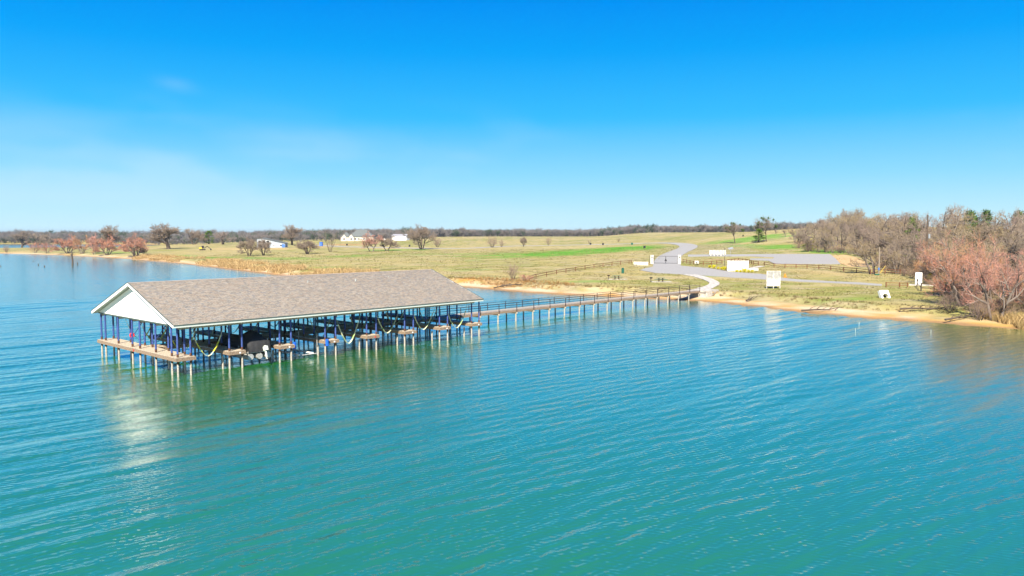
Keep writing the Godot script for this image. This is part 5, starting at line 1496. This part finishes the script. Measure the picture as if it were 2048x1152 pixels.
func build_grass() -> void:
	rng.seed = 909
	var clump := blade_clump(16, .34, .22, .012)
	var spots := []
	while spots.size() < 36000:
		var far := rng.randf() < .45
		var x := rng.randf_range(-150 if far else -75, 118)
		var d := rng.randf_range(106, 430 if far else 260)
		var s := inland(Vector2(x, d))
		if s < 7.0: continue
		var pn := patch_noise.get_noise_2d(x * 6.0, d * 6.0)
		if pn < -.05 and s > 12.0: continue
		var g := ground(x, -d)
		var sc := rng.randf_range(.35, 1.0) * (1.4 if s < 12.0 else (1.25 if d > 260 else .85))
		var c := Color(.50, .39, .20).lerp(Color(.23, .24, .06), clampf(rng.randf() * .8 + pn, 0, 1))
		if rng.randf() < .16: c = Color(.13, .11, .05)
		if s < 9.5: c = c.lerp(Color(.20, .12, .05), .75)
		spots.append([Transform3D(Basis(Vector3.UP, rng.randf() * TAU).scaled(Vector3.ONE * sc), Vector3(x, g - .02, -d)), c])
	var clear: Array = [PackedVector2Array([Vector2(36.38, -226.16), Vector2(39.30, -235.17), Vector2(44.21, -244.42), Vector2(46.07, -249.49), Vector2(51.14, -248.24), Vector2(53.37, -242.11), Vector2(56.77, -228.21), Vector2(58.80, -214.63), Vector2(62.27, -208.15), Vector2(64.19, -205.93), Vector2(64.72, -200.31), Vector2(64.60, -191.69), Vector2(66.92, -184.76), Vector2(71.68, -179.22), Vector2(76.07, -173.78), Vector2(78.59, -168.84), Vector2(76.29, -163.86), Vector2(71.85, -168.95), Vector2(65.43, -174.55), Vector2(60.60, -179.78), Vector2(58.33, -187.02), Vector2(54.19, -193.25), Vector2(47.95, -202.88), Vector2(43.78, -207.33), Vector2(38.50, -214.23)]), PackedVector2Array([Vector2(72.35, -327.61), Vector2(86.63, -324.11), Vector2(103.36, -319.26), Vector2(111.55, -308.69), Vector2(118.21, -296.25), Vector2(109.78, -269.92), Vector2(100.57, -243.76), Vector2(90.91, -247.04), Vector2(81.73, -246.48), Vector2(86.25, -268.33), Vector2(82.68, -276.72), Vector2(67.47, -305.42)]), PackedVector2Array([Vector2(45.80, -207.01), Vector2(47.05, -201.20), Vector2(46.61, -184.83), Vector2(45.95, -179.07), Vector2(44.60, -173.76), Vector2(41.20, -165.32), Vector2(38.22, -159.39), Vector2(37.03, -159.87), Vector2(38.10, -164.50), Vector2(41.76, -170.21), Vector2(44.74, -177.83), Vector2(45.43, -189.63), Vector2(43.88, -201.76)]), PackedVector2Array([Vector2(40.31, -227.55), Vector2(46.37, -258.18), Vector2(59.14, -312.08), Vector2(72.51, -360.14), Vector2(83.53, -394.10), Vector2(90.91, -419.06), Vector2(96.25, -413.77), Vector2(79.71, -356.95), Vector2(66.57, -310.17), Vector2(54.65, -262.18), Vector2(47.62, -225.58)])]
	var kept := []
	for q in spots:
		var ok := true
		for r in clear:
			if Geometry2D.is_point_in_polygon(Vector2(q[0].origin.x, q[0].origin.z), r): ok = false
		if ok: kept.append(q)
	scatter("grass_tufts", clump, M.tuft, kept, "short dry grass tufts over the shore lawn", "grass")
	# tall dry reeds along the cove and by the wooded bank
	var reed := blade_clump(26, 1.25, .45, .016)
	spots = []
	while spots.size() < 2600:
		var x := rng.randf_range(-190, -30)
		var d := rng.randf_range(195, 420)
		var s := inland(Vector2(x, d))
		if s < 1.6 or s > 15.0: continue
		var pn := patch_noise.get_noise_2d(x * 3.0 + 50, d * 3.0)
		if pn < -.12 + .02 * s: continue
		spots.append([Transform3D(Basis(Vector3.UP, rng.randf() * TAU).scaled(Vector3.ONE * rng.randf_range(.6, 1.7)), Vector3(x, ground(x, -d) - .03, -d)), Color(.74, .57, .30).lerp(Color(.52, .33, .14), rng.randf())])
	while spots.size() < 3300:
		var x := rng.randf_range(69, 84)
		var d := rng.randf_range(101, 118)
		var s := inland(Vector2(x, d))
		if s < .4 or s > 8.0: continue
		spots.append([Transform3D(Basis(Vector3.UP, rng.randf() * TAU).scaled(Vector3.ONE * rng.randf_range(.7, 1.3)), Vector3(x, ground(x, -d) - .03, -d)), Color(.62, .48, .24).lerp(Color(.50, .33, .14), rng.randf())])
	while spots.size() < 3700:
		var x := rng.randf_range(-12, 14)
		var d := rng.randf_range(176, 205)
		var s := inland(Vector2(x, d))
		if s < 5.0 or s > 14.0: continue
		spots.append([Transform3D(Basis(Vector3.UP, rng.randf() * TAU).scaled(Vector3.ONE * rng.randf_range(.3, .7)), Vector3(x, ground(x, -d) - .03, -d)), Color(.55, .33, .12).lerp(Color(.38, .20, .08), rng.randf())])
	scatter("tall_reeds", reed, M.tuft, spots, "tall dry golden reeds along the lake shore", "reeds")
	# undergrowth inside the wood
	rng.seed = 1212
	var bush := protos.shrub2.crown as ArrayMesh
	spots = []
	for t in [[104.2, -214.5, 4.3], [89.1, -169.9, 2.3], [121.8, -274.9, 2.7], [139.7, -337.9, 4.0], [98.4, -175.0, 4.6], [92.7, -143.2, 3.6], [87.0, -129.8, 2.3], [108.4, -210.8, 3.7], [89.8, -151.9, 2.1], [104.5, -209.5, 3.5], [107.7, -211.2, 3.5], [92.1, -153.8, 4.0], [74.7, -132.9, 4.0], [115.7, -250.7, 3.5], [104.2, -160.7, 3.9], [123.9, -274.9, 2.9], [98.4, -191.6, 4.5], [116.8, -249.6, 3.4], [112.0, -229.3, 4.6], [116.6, -250.7, 3.3], [143.7, -352.2, 3.8], [106.3, -209.3, 3.1], [142.6, -336.3, 2.5], [107.8, -203.2, 3.0], [130.3, -359.9, 3.6], [108.2, -203.8, 2.6], [125.2, -285.4, 3.5], [128.5, -290.3, 3.7], [131.5, -310.2, 4.4], [93.8, -175.1, 4.0], [136.7, -354.1, 3.9], [122.7, -311.1, 4.4], [126.5, -278.2, 2.5], [89.4, -142.6, 2.5], [118.3, -250.5, 2.3], [102.5, -156.5, 2.9], [112.4, -245.8, 4.8], [95.7, -192.2, 2.2], [119.8, -324.0, 4.1], [90.3, -130.9, 3.3], [127.9, -335.8, 4.6], [95.6, -175.6, 3.9], [109.5, -233.9, 2.2], [99.6, -204.2, 2.7], [75.0, -131.4, 3.8], [81.6, -138.9, 2.3], [113.7, -246.0, 4.3], [135.8, -367.1, 4.7], [135.6, -336.9, 2.5], [141.8, -335.8, 4.0], [125.5, -329.6, 4.4], [79.8, -137.7, 3.5], [92.8, -146.4, 2.7], [136.2, -329.4, 3.3], [112.5, -226.7, 2.3], [86.3, -153.1, 4.7], [86.1, -138.0, 2.7], [136.3, -308.1, 4.0], [132.0, -296.8, 3.9], [88.2, -138.7, 2.8], [95.3, -143.4, 4.0], [92.7, -170.2, 2.6], [131.5, -361.0, 3.3], [101.8, -156.6, 3.5], [90.2, -159.2, 2.2], [118.7, -260.3, 2.8], [115.3, -238.0, 2.8], [143.4, -338.7, 2.1], [89.0, -169.4, 4.7], [100.9, -201.4, 4.3], [86.6, -154.1, 4.6], [88.4, -164.2, 3.9], [73.3, -116.2, 3.6], [86.1, -147.6, 3.4], [98.2, -189.7, 2.6], [144.5, -405.0, 4.1], [126.0, -304.0, 3.4], [82.2, -139.7, 2.3], [116.0, -231.4, 3.8], [82.7, -122.1, 2.7], [138.2, -364.3, 3.0], [80.4, -143.9, 2.3], [91.1, -165.6, 4.3], [95.3, -151.3, 4.5], [78.7, -145.6, 3.2], [93.7, -181.3, 2.5], [142.0, -341.7, 4.5], [95.4, -183.8, 2.2], [94.0, -150.5, 3.7], [104.9, -202.6, 3.7], [103.3, -153.5, 2.6], [83.3, -142.9, 3.4], [100.2, -144.4, 2.6], [102.8, -189.7, 2.5], [95.4, -193.4, 2.2], [141.6, -336.4, 3.1], [76.1, -121.6, 3.1], [125.0, -296.8, 4.5], [142.9, -351.0, 2.8], [84.9, -157.6, 3.9], [82.4, -127.1, 2.3], [131.2, -300.7, 4.3], [101.9, -158.4, 3.6], [96.8, -150.3, 4.1], [135.1, -317.0, 4.0], [76.2, -115.7, 4.3], [82.5, -118.9, 3.8], [84.2, -139.7, 4.3], [76.8, -133.7, 3.5], [99.6, -165.4, 4.1], [85.1, -141.7, 4.3], [98.9, -147.8, 4.5], [94.5, -179.8, 4.8], [82.7, -136.0, 4.5], [132.4, -295.8, 4.5], [123.8, -263.3, 3.2], [109.0, -221.3, 4.7], [131.4, -363.1, 2.3], [102.0, -190.7, 3.4], [133.3, -346.2, 2.9], [126.4, -328.9, 2.5], [116.7, -244.4, 2.1], [94.0, -163.4, 4.6], [99.8, -149.8, 4.4], [73.3, -123.4, 3.4], [81.9, -123.6, 2.9], [109.4, -217.3, 3.6], [94.3, -135.8, 4.5], [92.4, -143.1, 2.2], [106.0, -217.8, 2.4], [83.9, -146.2, 4.8], [86.2, -130.6, 2.3], [120.9, -257.9, 3.4], [137.1, -372.2, 4.0], [95.7, -140.6, 4.5], [113.5, -244.9, 4.5], [93.4, -173.2, 2.3], [105.3, -197.4, 3.2], [138.4, -326.4, 4.6], [122.5, -306.9, 2.9], [133.7, -362.1, 3.2], [80.0, -117.1, 2.0], [128.4, -316.5, 3.6], [93.5, -166.5, 2.1], [85.6, -126.4, 2.8], [99.0, -195.6, 3.2], [120.6, -262.9, 3.5], [96.7, -137.4, 3.1], [100.5, -194.0, 2.1], [121.1, -250.8, 4.4], [129.0, -333.5, 2.8], [87.1, -128.6, 3.8], [129.4, -326.7, 3.3], [122.4, -273.5, 4.2], [87.3, -160.2, 2.5], [77.9, -111.4, 3.9], [106.3, -228.4, 2.4], [92.5, -137.3, 2.3], [100.3, -205.9, 2.5], [111.9, -225.2, 4.5], [71.3, -121.0, 2.3], [78.9, -143.6, 2.9], [118.9, -249.5, 2.0], [122.6, -289.3, 3.3], [142.7, -334.4, 4.8], [107.6, -228.7, 3.0], [135.5, -374.3, 4.1], [135.2, -343.6, 2.3], [95.9, -143.3, 4.2], [94.2, -141.0, 4.6], [105.8, -221.4, 3.2], [82.1, -130.9, 3.1], [143.8, -327.3, 4.3], [86.9, -139.3, 2.7], [133.8, -356.6, 4.1], [83.7, -122.2, 3.9], [130.3, -334.5, 3.9], [128.0, -358.3, 4.1], [86.5, -127.5, 2.7], [72.5, -127.1, 4.0], [144.0, -403.6, 3.5], [103.8, -216.8, 2.6], [92.5, -142.5, 3.3], [88.4, -148.5, 2.6], [94.0, -139.6, 2.2], [130.3, -297.5, 3.8], [140.9, -326.8, 2.4], [77.5, -124.7, 3.7], [96.3, -168.9, 3.7], [131.6, -304.2, 2.9], [135.2, -304.6, 3.7], [93.4, -147.0, 3.9], [87.5, -151.1, 4.6], [78.2, -111.5, 2.0], [125.8, -304.6, 4.2], [116.6, -239.2, 4.4], [82.4, -145.3, 2.5], [94.3, -172.5, 4.1], [96.6, -169.9, 4.6], [134.3, -320.9, 2.6], [79.8, -131.6, 4.3], [131.0, -291.5, 2.9], [125.8, -318.5, 3.7], [103.0, -150.4, 3.1], [75.4, -118.2, 3.1], [90.9, -130.3, 4.5], [108.8, -155.5, 2.2], [90.9, -129.7, 3.7], [139.4, -327.5, 2.7], [87.0, -163.8, 3.2], [94.4, -148.0, 2.5], [116.2, -237.6, 4.4], [94.5, -139.4, 4.2], [78.6, -134.2, 4.7], [106.0, -211.7, 4.4], [140.2, -336.3, 3.3], [101.2, -192.1, 2.7], [137.9, -315.0, 2.6], [124.5, -306.1, 3.2], [105.3, -202.9, 2.0], [71.0, -120.1, 4.0], [74.9, -126.3, 2.3], [133.7, -359.0, 4.4], [97.3, -191.2, 2.3], [136.4, -375.5, 3.2], [95.0, -135.5, 4.1], [104.3, -220.0, 2.5], [104.1, -195.0, 4.5], [119.5, -255.3, 3.6], [143.2, -398.7, 2.6], [83.8, -153.2, 4.7], [136.9, -314.3, 3.2], [129.2, -340.8, 4.6], [131.0, -300.0, 2.6], [101.0, -199.1, 4.2], [128.0, -292.1, 2.7], [100.7, -149.2, 4.8], [132.2, -337.1, 2.7], [95.9, -177.3, 2.1], [95.9, -162.9, 2.3], [106.8, -232.1, 4.6], [129.1, -298.5, 2.5], [110.0, -217.5, 3.1], [138.5, -350.2, 3.5], [97.0, -197.3, 2.3], [115.4, -248.2, 2.4], [90.4, -148.9, 3.0], [105.6, -152.7, 2.8], [118.0, -232.5, 2.0], [105.7, -202.2, 4.8], [131.2, -336.2, 2.2], [81.4, -116.0, 3.6], [85.6, -147.7, 3.1], [137.1, -324.6, 3.3], [85.4, -158.9, 4.0], [132.2, -362.8, 3.2], [92.4, -133.8, 3.6], [104.7, -156.5, 2.7], [132.8, -305.7, 2.7], [132.7, -296.1, 4.7], [104.2, -190.6, 3.2], [84.4, -142.9, 2.1], [127.3, -306.2, 3.4], [79.6, -120.7, 3.0], [93.8, -157.6, 3.2], [143.4, -331.1, 4.7], [87.3, -150.1, 4.4], [96.5, -189.1, 3.0], [130.8, -330.4, 2.2], [106.7, -206.6, 3.0], [100.8, -177.5, 2.7], [98.6, -184.1, 3.0], [115.2, -249.2, 4.1], [115.5, -238.3, 4.4], [105.7, -216.5, 3.7], [115.2, -229.3, 2.6], [138.0, -329.9, 4.6], [99.5, -209.7, 4.2], [89.6, -133.1, 3.5], [96.8, -145.4, 2.3], [90.2, -128.2, 3.1], [85.8, -155.3, 2.9], [125.1, -287.8, 2.9], [83.8, -129.3, 2.9], [142.1, -326.2, 4.5], [82.3, -132.6, 2.2], [109.3, -206.7, 2.3], [129.1, -317.0, 4.0], [77.5, -124.4, 2.6], [119.9, -243.4, 2.8], [97.0, -167.1, 2.1], [91.7, -144.5, 2.3], [87.9, -141.8, 4.0], [94.3, -169.6, 4.2], [101.6, -156.0, 3.6], [99.0, -144.7, 4.5], [131.9, -333.5, 3.9], [93.2, -150.6, 4.8], [118.3, -253.5, 2.6], [98.7, -200.2, 3.7], [112.0, -213.7, 3.1], [109.3, -212.8, 2.9], [123.5, -335.5, 3.1], [94.8, -166.9, 2.7], [97.5, -154.8, 2.2], [129.0, -328.9, 3.8], [128.1, -326.0, 2.4], [76.1, -115.0, 3.7], [117.0, -250.2, 2.7], [105.5, -162.1, 4.2], [77.2, -134.1, 4.7], [86.2, -142.8, 4.5], [124.8, -329.1, 3.8], [80.1, -142.1, 2.1], [130.1, -330.2, 2.2], [90.0, -133.7, 2.2], [75.1, -121.7, 3.5], [135.5, -316.3, 3.9], [99.4, -177.8, 3.4], [86.1, -162.9, 2.4], [95.1, -181.3, 3.8], [74.7, -114.9, 2.4], [94.7, -144.1, 2.4], [132.8, -361.2, 3.2], [97.3, -138.8, 3.3], [97.2, -185.9, 2.6], [88.4, -137.9, 4.6], [81.0, -117.1, 4.0], [100.8, -147.2, 3.9], [133.8, -367.8, 4.0], [95.5, -186.8, 2.9], [88.7, -132.7, 2.2], [116.2, -257.9, 2.2], [133.1, -349.3, 3.4], [137.7, -361.1, 4.6], [114.7, -225.9, 3.1], [78.6, -139.2, 4.8], [133.5, -346.5, 4.7], [103.0, -222.1, 3.2], [85.4, -133.9, 4.4], [104.0, -222.5, 3.7], [131.8, -365.7, 2.5], [95.5, -147.0, 4.2], [96.7, -183.0, 3.3], [137.5, -358.8, 2.5], [74.6, -117.0, 4.5], [119.3, -315.7, 2.9], [104.9, -150.1, 3.3], [102.8, -153.7, 3.5], [132.1, -301.7, 2.1], [129.5, -295.9, 2.1], [124.8, -316.3, 2.9], [143.9, -332.7, 3.6], [80.4, -143.3, 2.5], [105.1, -154.3, 2.3], [91.3, -162.5, 2.0], [104.8, -158.3, 3.3], [122.6, -339.3, 4.1], [81.4, -119.5, 3.1], [80.4, -121.7, 3.5], [78.7, -131.9, 2.6], [86.3, -148.0, 3.8], [115.0, -237.1, 4.0], [106.0, -201.5, 2.2], [108.5, -156.4, 3.5], [104.5, -148.6, 4.7], [107.1, -159.2, 2.3], [137.0, -342.9, 3.0], [127.6, -339.9, 4.4], [99.3, -142.4, 4.4], [79.9, -127.3, 2.5], [140.8, -341.9, 3.9], [76.8, -132.6, 3.8], [78.1, -113.9, 3.0], [124.0, -285.3, 4.5], [93.3, -154.4, 3.6], [113.1, -241.6, 4.4], [128.4, -321.9, 4.2], [82.8, -137.6, 4.2], [134.5, -350.5, 4.3], [97.3, -173.8, 2.6], [99.8, -198.0, 4.3], [87.4, -130.0, 3.2], [121.0, -250.1, 2.5], [102.7, -148.3, 2.7], [79.8, -114.9, 2.2], [97.5, -201.2, 4.6], [92.7, -168.6, 2.7], [97.7, -175.1, 3.8], [126.9, -319.8, 4.8], [98.9, -194.1, 4.7], [80.1, -118.6, 4.7], [117.0, -241.8, 3.4], [122.1, -272.6, 3.0], [85.8, -133.2, 2.4], [73.4, -122.7, 2.9], [94.5, -160.6, 3.9], [89.3, -154.9, 4.4], [75.9, -133.8, 4.5], [104.6, -228.2, 3.8], [103.5, -219.7, 4.6], [124.4, -303.2, 4.2], [113.2, -237.4, 4.5], [141.3, -346.7, 2.7], [76.8, -133.6, 4.5], [76.5, -127.3, 3.2], [91.9, -158.7, 4.7], [107.4, -215.0, 4.4], [139.8, -335.8, 3.7], [131.5, -368.7, 4.6], [104.9, -160.8, 3.7], [97.8, -140.3, 4.2], [135.6, -376.3, 2.7], [102.6, -157.9, 4.0], [99.0, -192.7, 2.4], [99.6, -182.9, 2.6], [103.5, -158.9, 2.5]]:
		spots.append([Transform3D(Basis(Vector3.UP, rng.randf() * TAU).scaled(Vector3(t[2], t[2] * .8, t[2]) / 8.0), Vector3(t[0], ground(t[0], t[1]) - .1, t[1])), Color(1, 1, 1) * rng.randf_range(.55, 1.0)])
	scatter("undergrowth", bush, M.twig, spots, "tangled leafless undergrowth filling the wood", "undergrowth")
	# far woods on the skyline
	rng.seed = 1313
	var far_p := {"stems": 2, "lean": .25, "len": 4.2, "rad": .22, "wob": .14, "lift": [.05, .06, .03], "n": [5, 5, 5], "start": [.25, .2, .15], "ang": [25, 60], "ratio": [.55, .8], "thin": .045, "wood": -1, "cw": Color(.75, .72, .7), "c0": Color(.9, .88, .86), "c1": Color(1.1, 1.0, .95)}
	var fm: Array = []
	for k in 2:
		fm.append(grown(far_p).crown)
	for k in 2:
		spots = []
		for i in 2700:
			var az := rng.randf_range(-.66, .46)
			var t := (az + .66) / 1.08
			var d0 := lerpf(930.0, 800.0, ss(.1, .45, t)) + 210.0 * ss(.45, .6, t)
			if rng.randf() < .3 and az < -.1 and az > -.5: d0 = rng.randf_range(690, 800)
			if az > .30: d0 = 640.0
			var d := d0 + 190.0 * pow(rng.randf(), 1.4)
			var x := tan(az) * d
			if inland(Vector2(x, d)) < 6.0: continue
			var h := rng.randf_range(9.0, 13.5) * (1.25 if rng.randf() < .08 else 1.0)
			if d < 810: h *= .85
			var c := Color(.14, .145, .155).lerp(Color(.20, .18, .17), rng.randf())
			if rng.randf() < .17: c = Color(.06, .09, .05)
			spots.append([Transform3D(Basis(Vector3.UP, rng.randf() * TAU).scaled(Vector3(h * 1.15, h, h * 1.15) / 9.0), Vector3(x, ground(x, -d) - .3, -d)), c])
		scatter("far_woods", fm[k], M.twig, spots, "distant band of bare grey winter woods on the skyline", "woods")

func build_water_things() -> void:
	rng.seed = 31
	var sn := thing("dead_tree_snag", "tall dark dead tree trunk standing alone in the lake", "dead tree", Vector3(-181.81, -1.0, -329.38))
	var s := Shape.new()
	s.tube([Vector3(0, 0, 0), Vector3(.1, 2.5, 0), Vector3(-.1, 5.0, .1), Vector3(.1, 6.4, 0)], [.42, .36, .3, .12], 8, true)
	part("trunk", s.mesh(), M.driftwood, sn)
	for k in 7:
		var b := Shape.new()
		var a := k * 1.7
		var y := 3.9 + k * .32
		b.tube([Vector3(0, y, 0), Vector3(cos(a) * .9, y + .7, sin(a) * .9), Vector3(cos(a) * 1.4, y + 1.7, sin(a) * 1.3)], [.1, .06, .015], 5)
		part("branch", b.mesh(), M.palebark, sn)
	for q in [[-176.9, -324.2, 1.20], [-189.9, -319.2, 0.70], [-179.2, -305.1, 0.60], [-198.9, -309.7, 0.50], [-219.0, -364.2, 0.40]]:
		var st := Shape.new()
		st.tube([Vector3(0, -1, 0), Vector3(.05, q[2] * .6, 0), Vector3(.12, q[2], .05)], [.2, .17, .08], 7, true)
		var o := single("stump", st.mesh(), M.driftwood, "small dark dead stump poking out of the far lake", "stump", "stumps standing in the lake", "", Vector3(q[0], 0, q[1]))
		o.rotation.z = .1
	for q in [[-2.6, -184.6, 5.0, "short forked driftwood branch on the sand near the dock", 0.90], [1.4, -186.1, 8.0, "long dark driftwood branch on the sand below the beach shrub", 0.35], [-167.0, -351.8, 5.0, "pale driftwood branch at the far sandy point", 2.60], [-166.9, -357.9, 4.0, "small driftwood piece beside the far sandy point", 0.30], [50.3, -129.4, 6.0, "low dark driftwood lying along the beach waterline", -0.10], [44.2, -147.4, 3.0, "small bare branch at the foot of the beach bank", 0.80], [65.4, -115.7, 7.0, "fallen bare branch reaching from the bank into the water", 0.50], [64.1, -123.1, 7.0, "fallen dark branch lying on the golden beach", -0.35]]:
		var t := thing("driftwood_branch", q[3], "driftwood", on(Vector2(q[0], q[1]), .12), q[4])
		var lg := Shape.new()
		var n: float = q[2]
		lg.tube([Vector3(-n / 2, .1, 0), Vector3(-n * .15, .28, .15), Vector3(n * .2, .25, -.1), Vector3(n / 2, .7, 0)], [.16, .13, .1, .04], 7, true)
		part("stem", lg.mesh(), M.driftwood, t)
		for k in 5:
			var b := Shape.new()
			var x0 := -n * .3 + k * n * .17
			b.tube([Vector3(x0, .2, 0), Vector3(x0 + .5, .6 + .2 * sin(k * 2.0), .7 * sin(k * 1.9)), Vector3(x0 + 1.1, .8 + .3 * sin(k * 3.0), 1.1 * sin(k * 1.9))], [.07, .05, .015], 5)
			part("twig", b.mesh(), M.driftwood, t)
	for q in [Vector2(45.2, -104.2), Vector2(54.3, -102.6), Vector2(48.9, -111.6)]:
		var st := Shape.new()
		st.tube([Vector3(0, -1, 0), Vector3(0, .5, 0)], [.022, .022], 6, true)
		single("marker_stake", st.mesh(), M.trim, "thin white marker stake standing in the water off the beach", "stake", "marker stakes in the water", "", Vector3(q.x, 0, q.y))

func _ready() -> void:
	var cam := Camera3D.new()
	cam.name = "camera"
	add_child(cam)
	cam.position = Vector3(0, 13, 0)
	cam.rotation_degrees = Vector3(-3.950, 0, 0)
	cam.fov = 39.758
	cam.near = 0.5
	cam.far = 9000
	cam.current = true
	var env := Environment.new()
	env.background_mode = Environment.BG_SKY
	env.sky = build_sky()
	env.sky_rotation = Vector3(0, deg_to_rad(0.0), 0)
	env.tonemap_mode = Environment.TONE_MAPPER_LINEAR
	env.tonemap_exposure = EXPOSURE
	env.sdfgi_enabled = true
	env.ssao_enabled = true
	env.ssil_enabled = true
	var we := WorldEnvironment.new()
	we.name = "world_environment"
	we.environment = env
	add_child(we)
	var sun := DirectionalLight3D.new()
	sun.name = "sun"
	add_child(sun)
	var az := deg_to_rad(SUN_AZ); var el := deg_to_rad(SUN_EL)
	sun.look_at_from_position(Vector3.ZERO, Vector3(sin(az) * cos(el), -sin(el), -cos(az) * cos(el)), Vector3.UP)
	sun.light_energy = 1.5
	sun.light_angular_distance = 0.5
	sun.light_color = Color(1.0, .955, .87)
	sun.shadow_enabled = true
	env.fog_enabled = true
	env.fog_density = 0.00006
	env.fog_light_color = Color(.78, .88, 1.0)
	rng.seed = 1
	make_materials()
	build_terrain()
	build_water()
	print("terrain ", Time.get_ticks_msec())
	build_roads()
	build_dock()
	build_slings()
	build_boat()
	build_pier()
	print("dock ", Time.get_ticks_msec())
	build_park()
	build_houses()
	make_protos()
	print("protos ", Time.get_ticks_msec())
	build_trees()
	build_grass()
	build_water_things()
	print("done ", Time.get_ticks_msec())
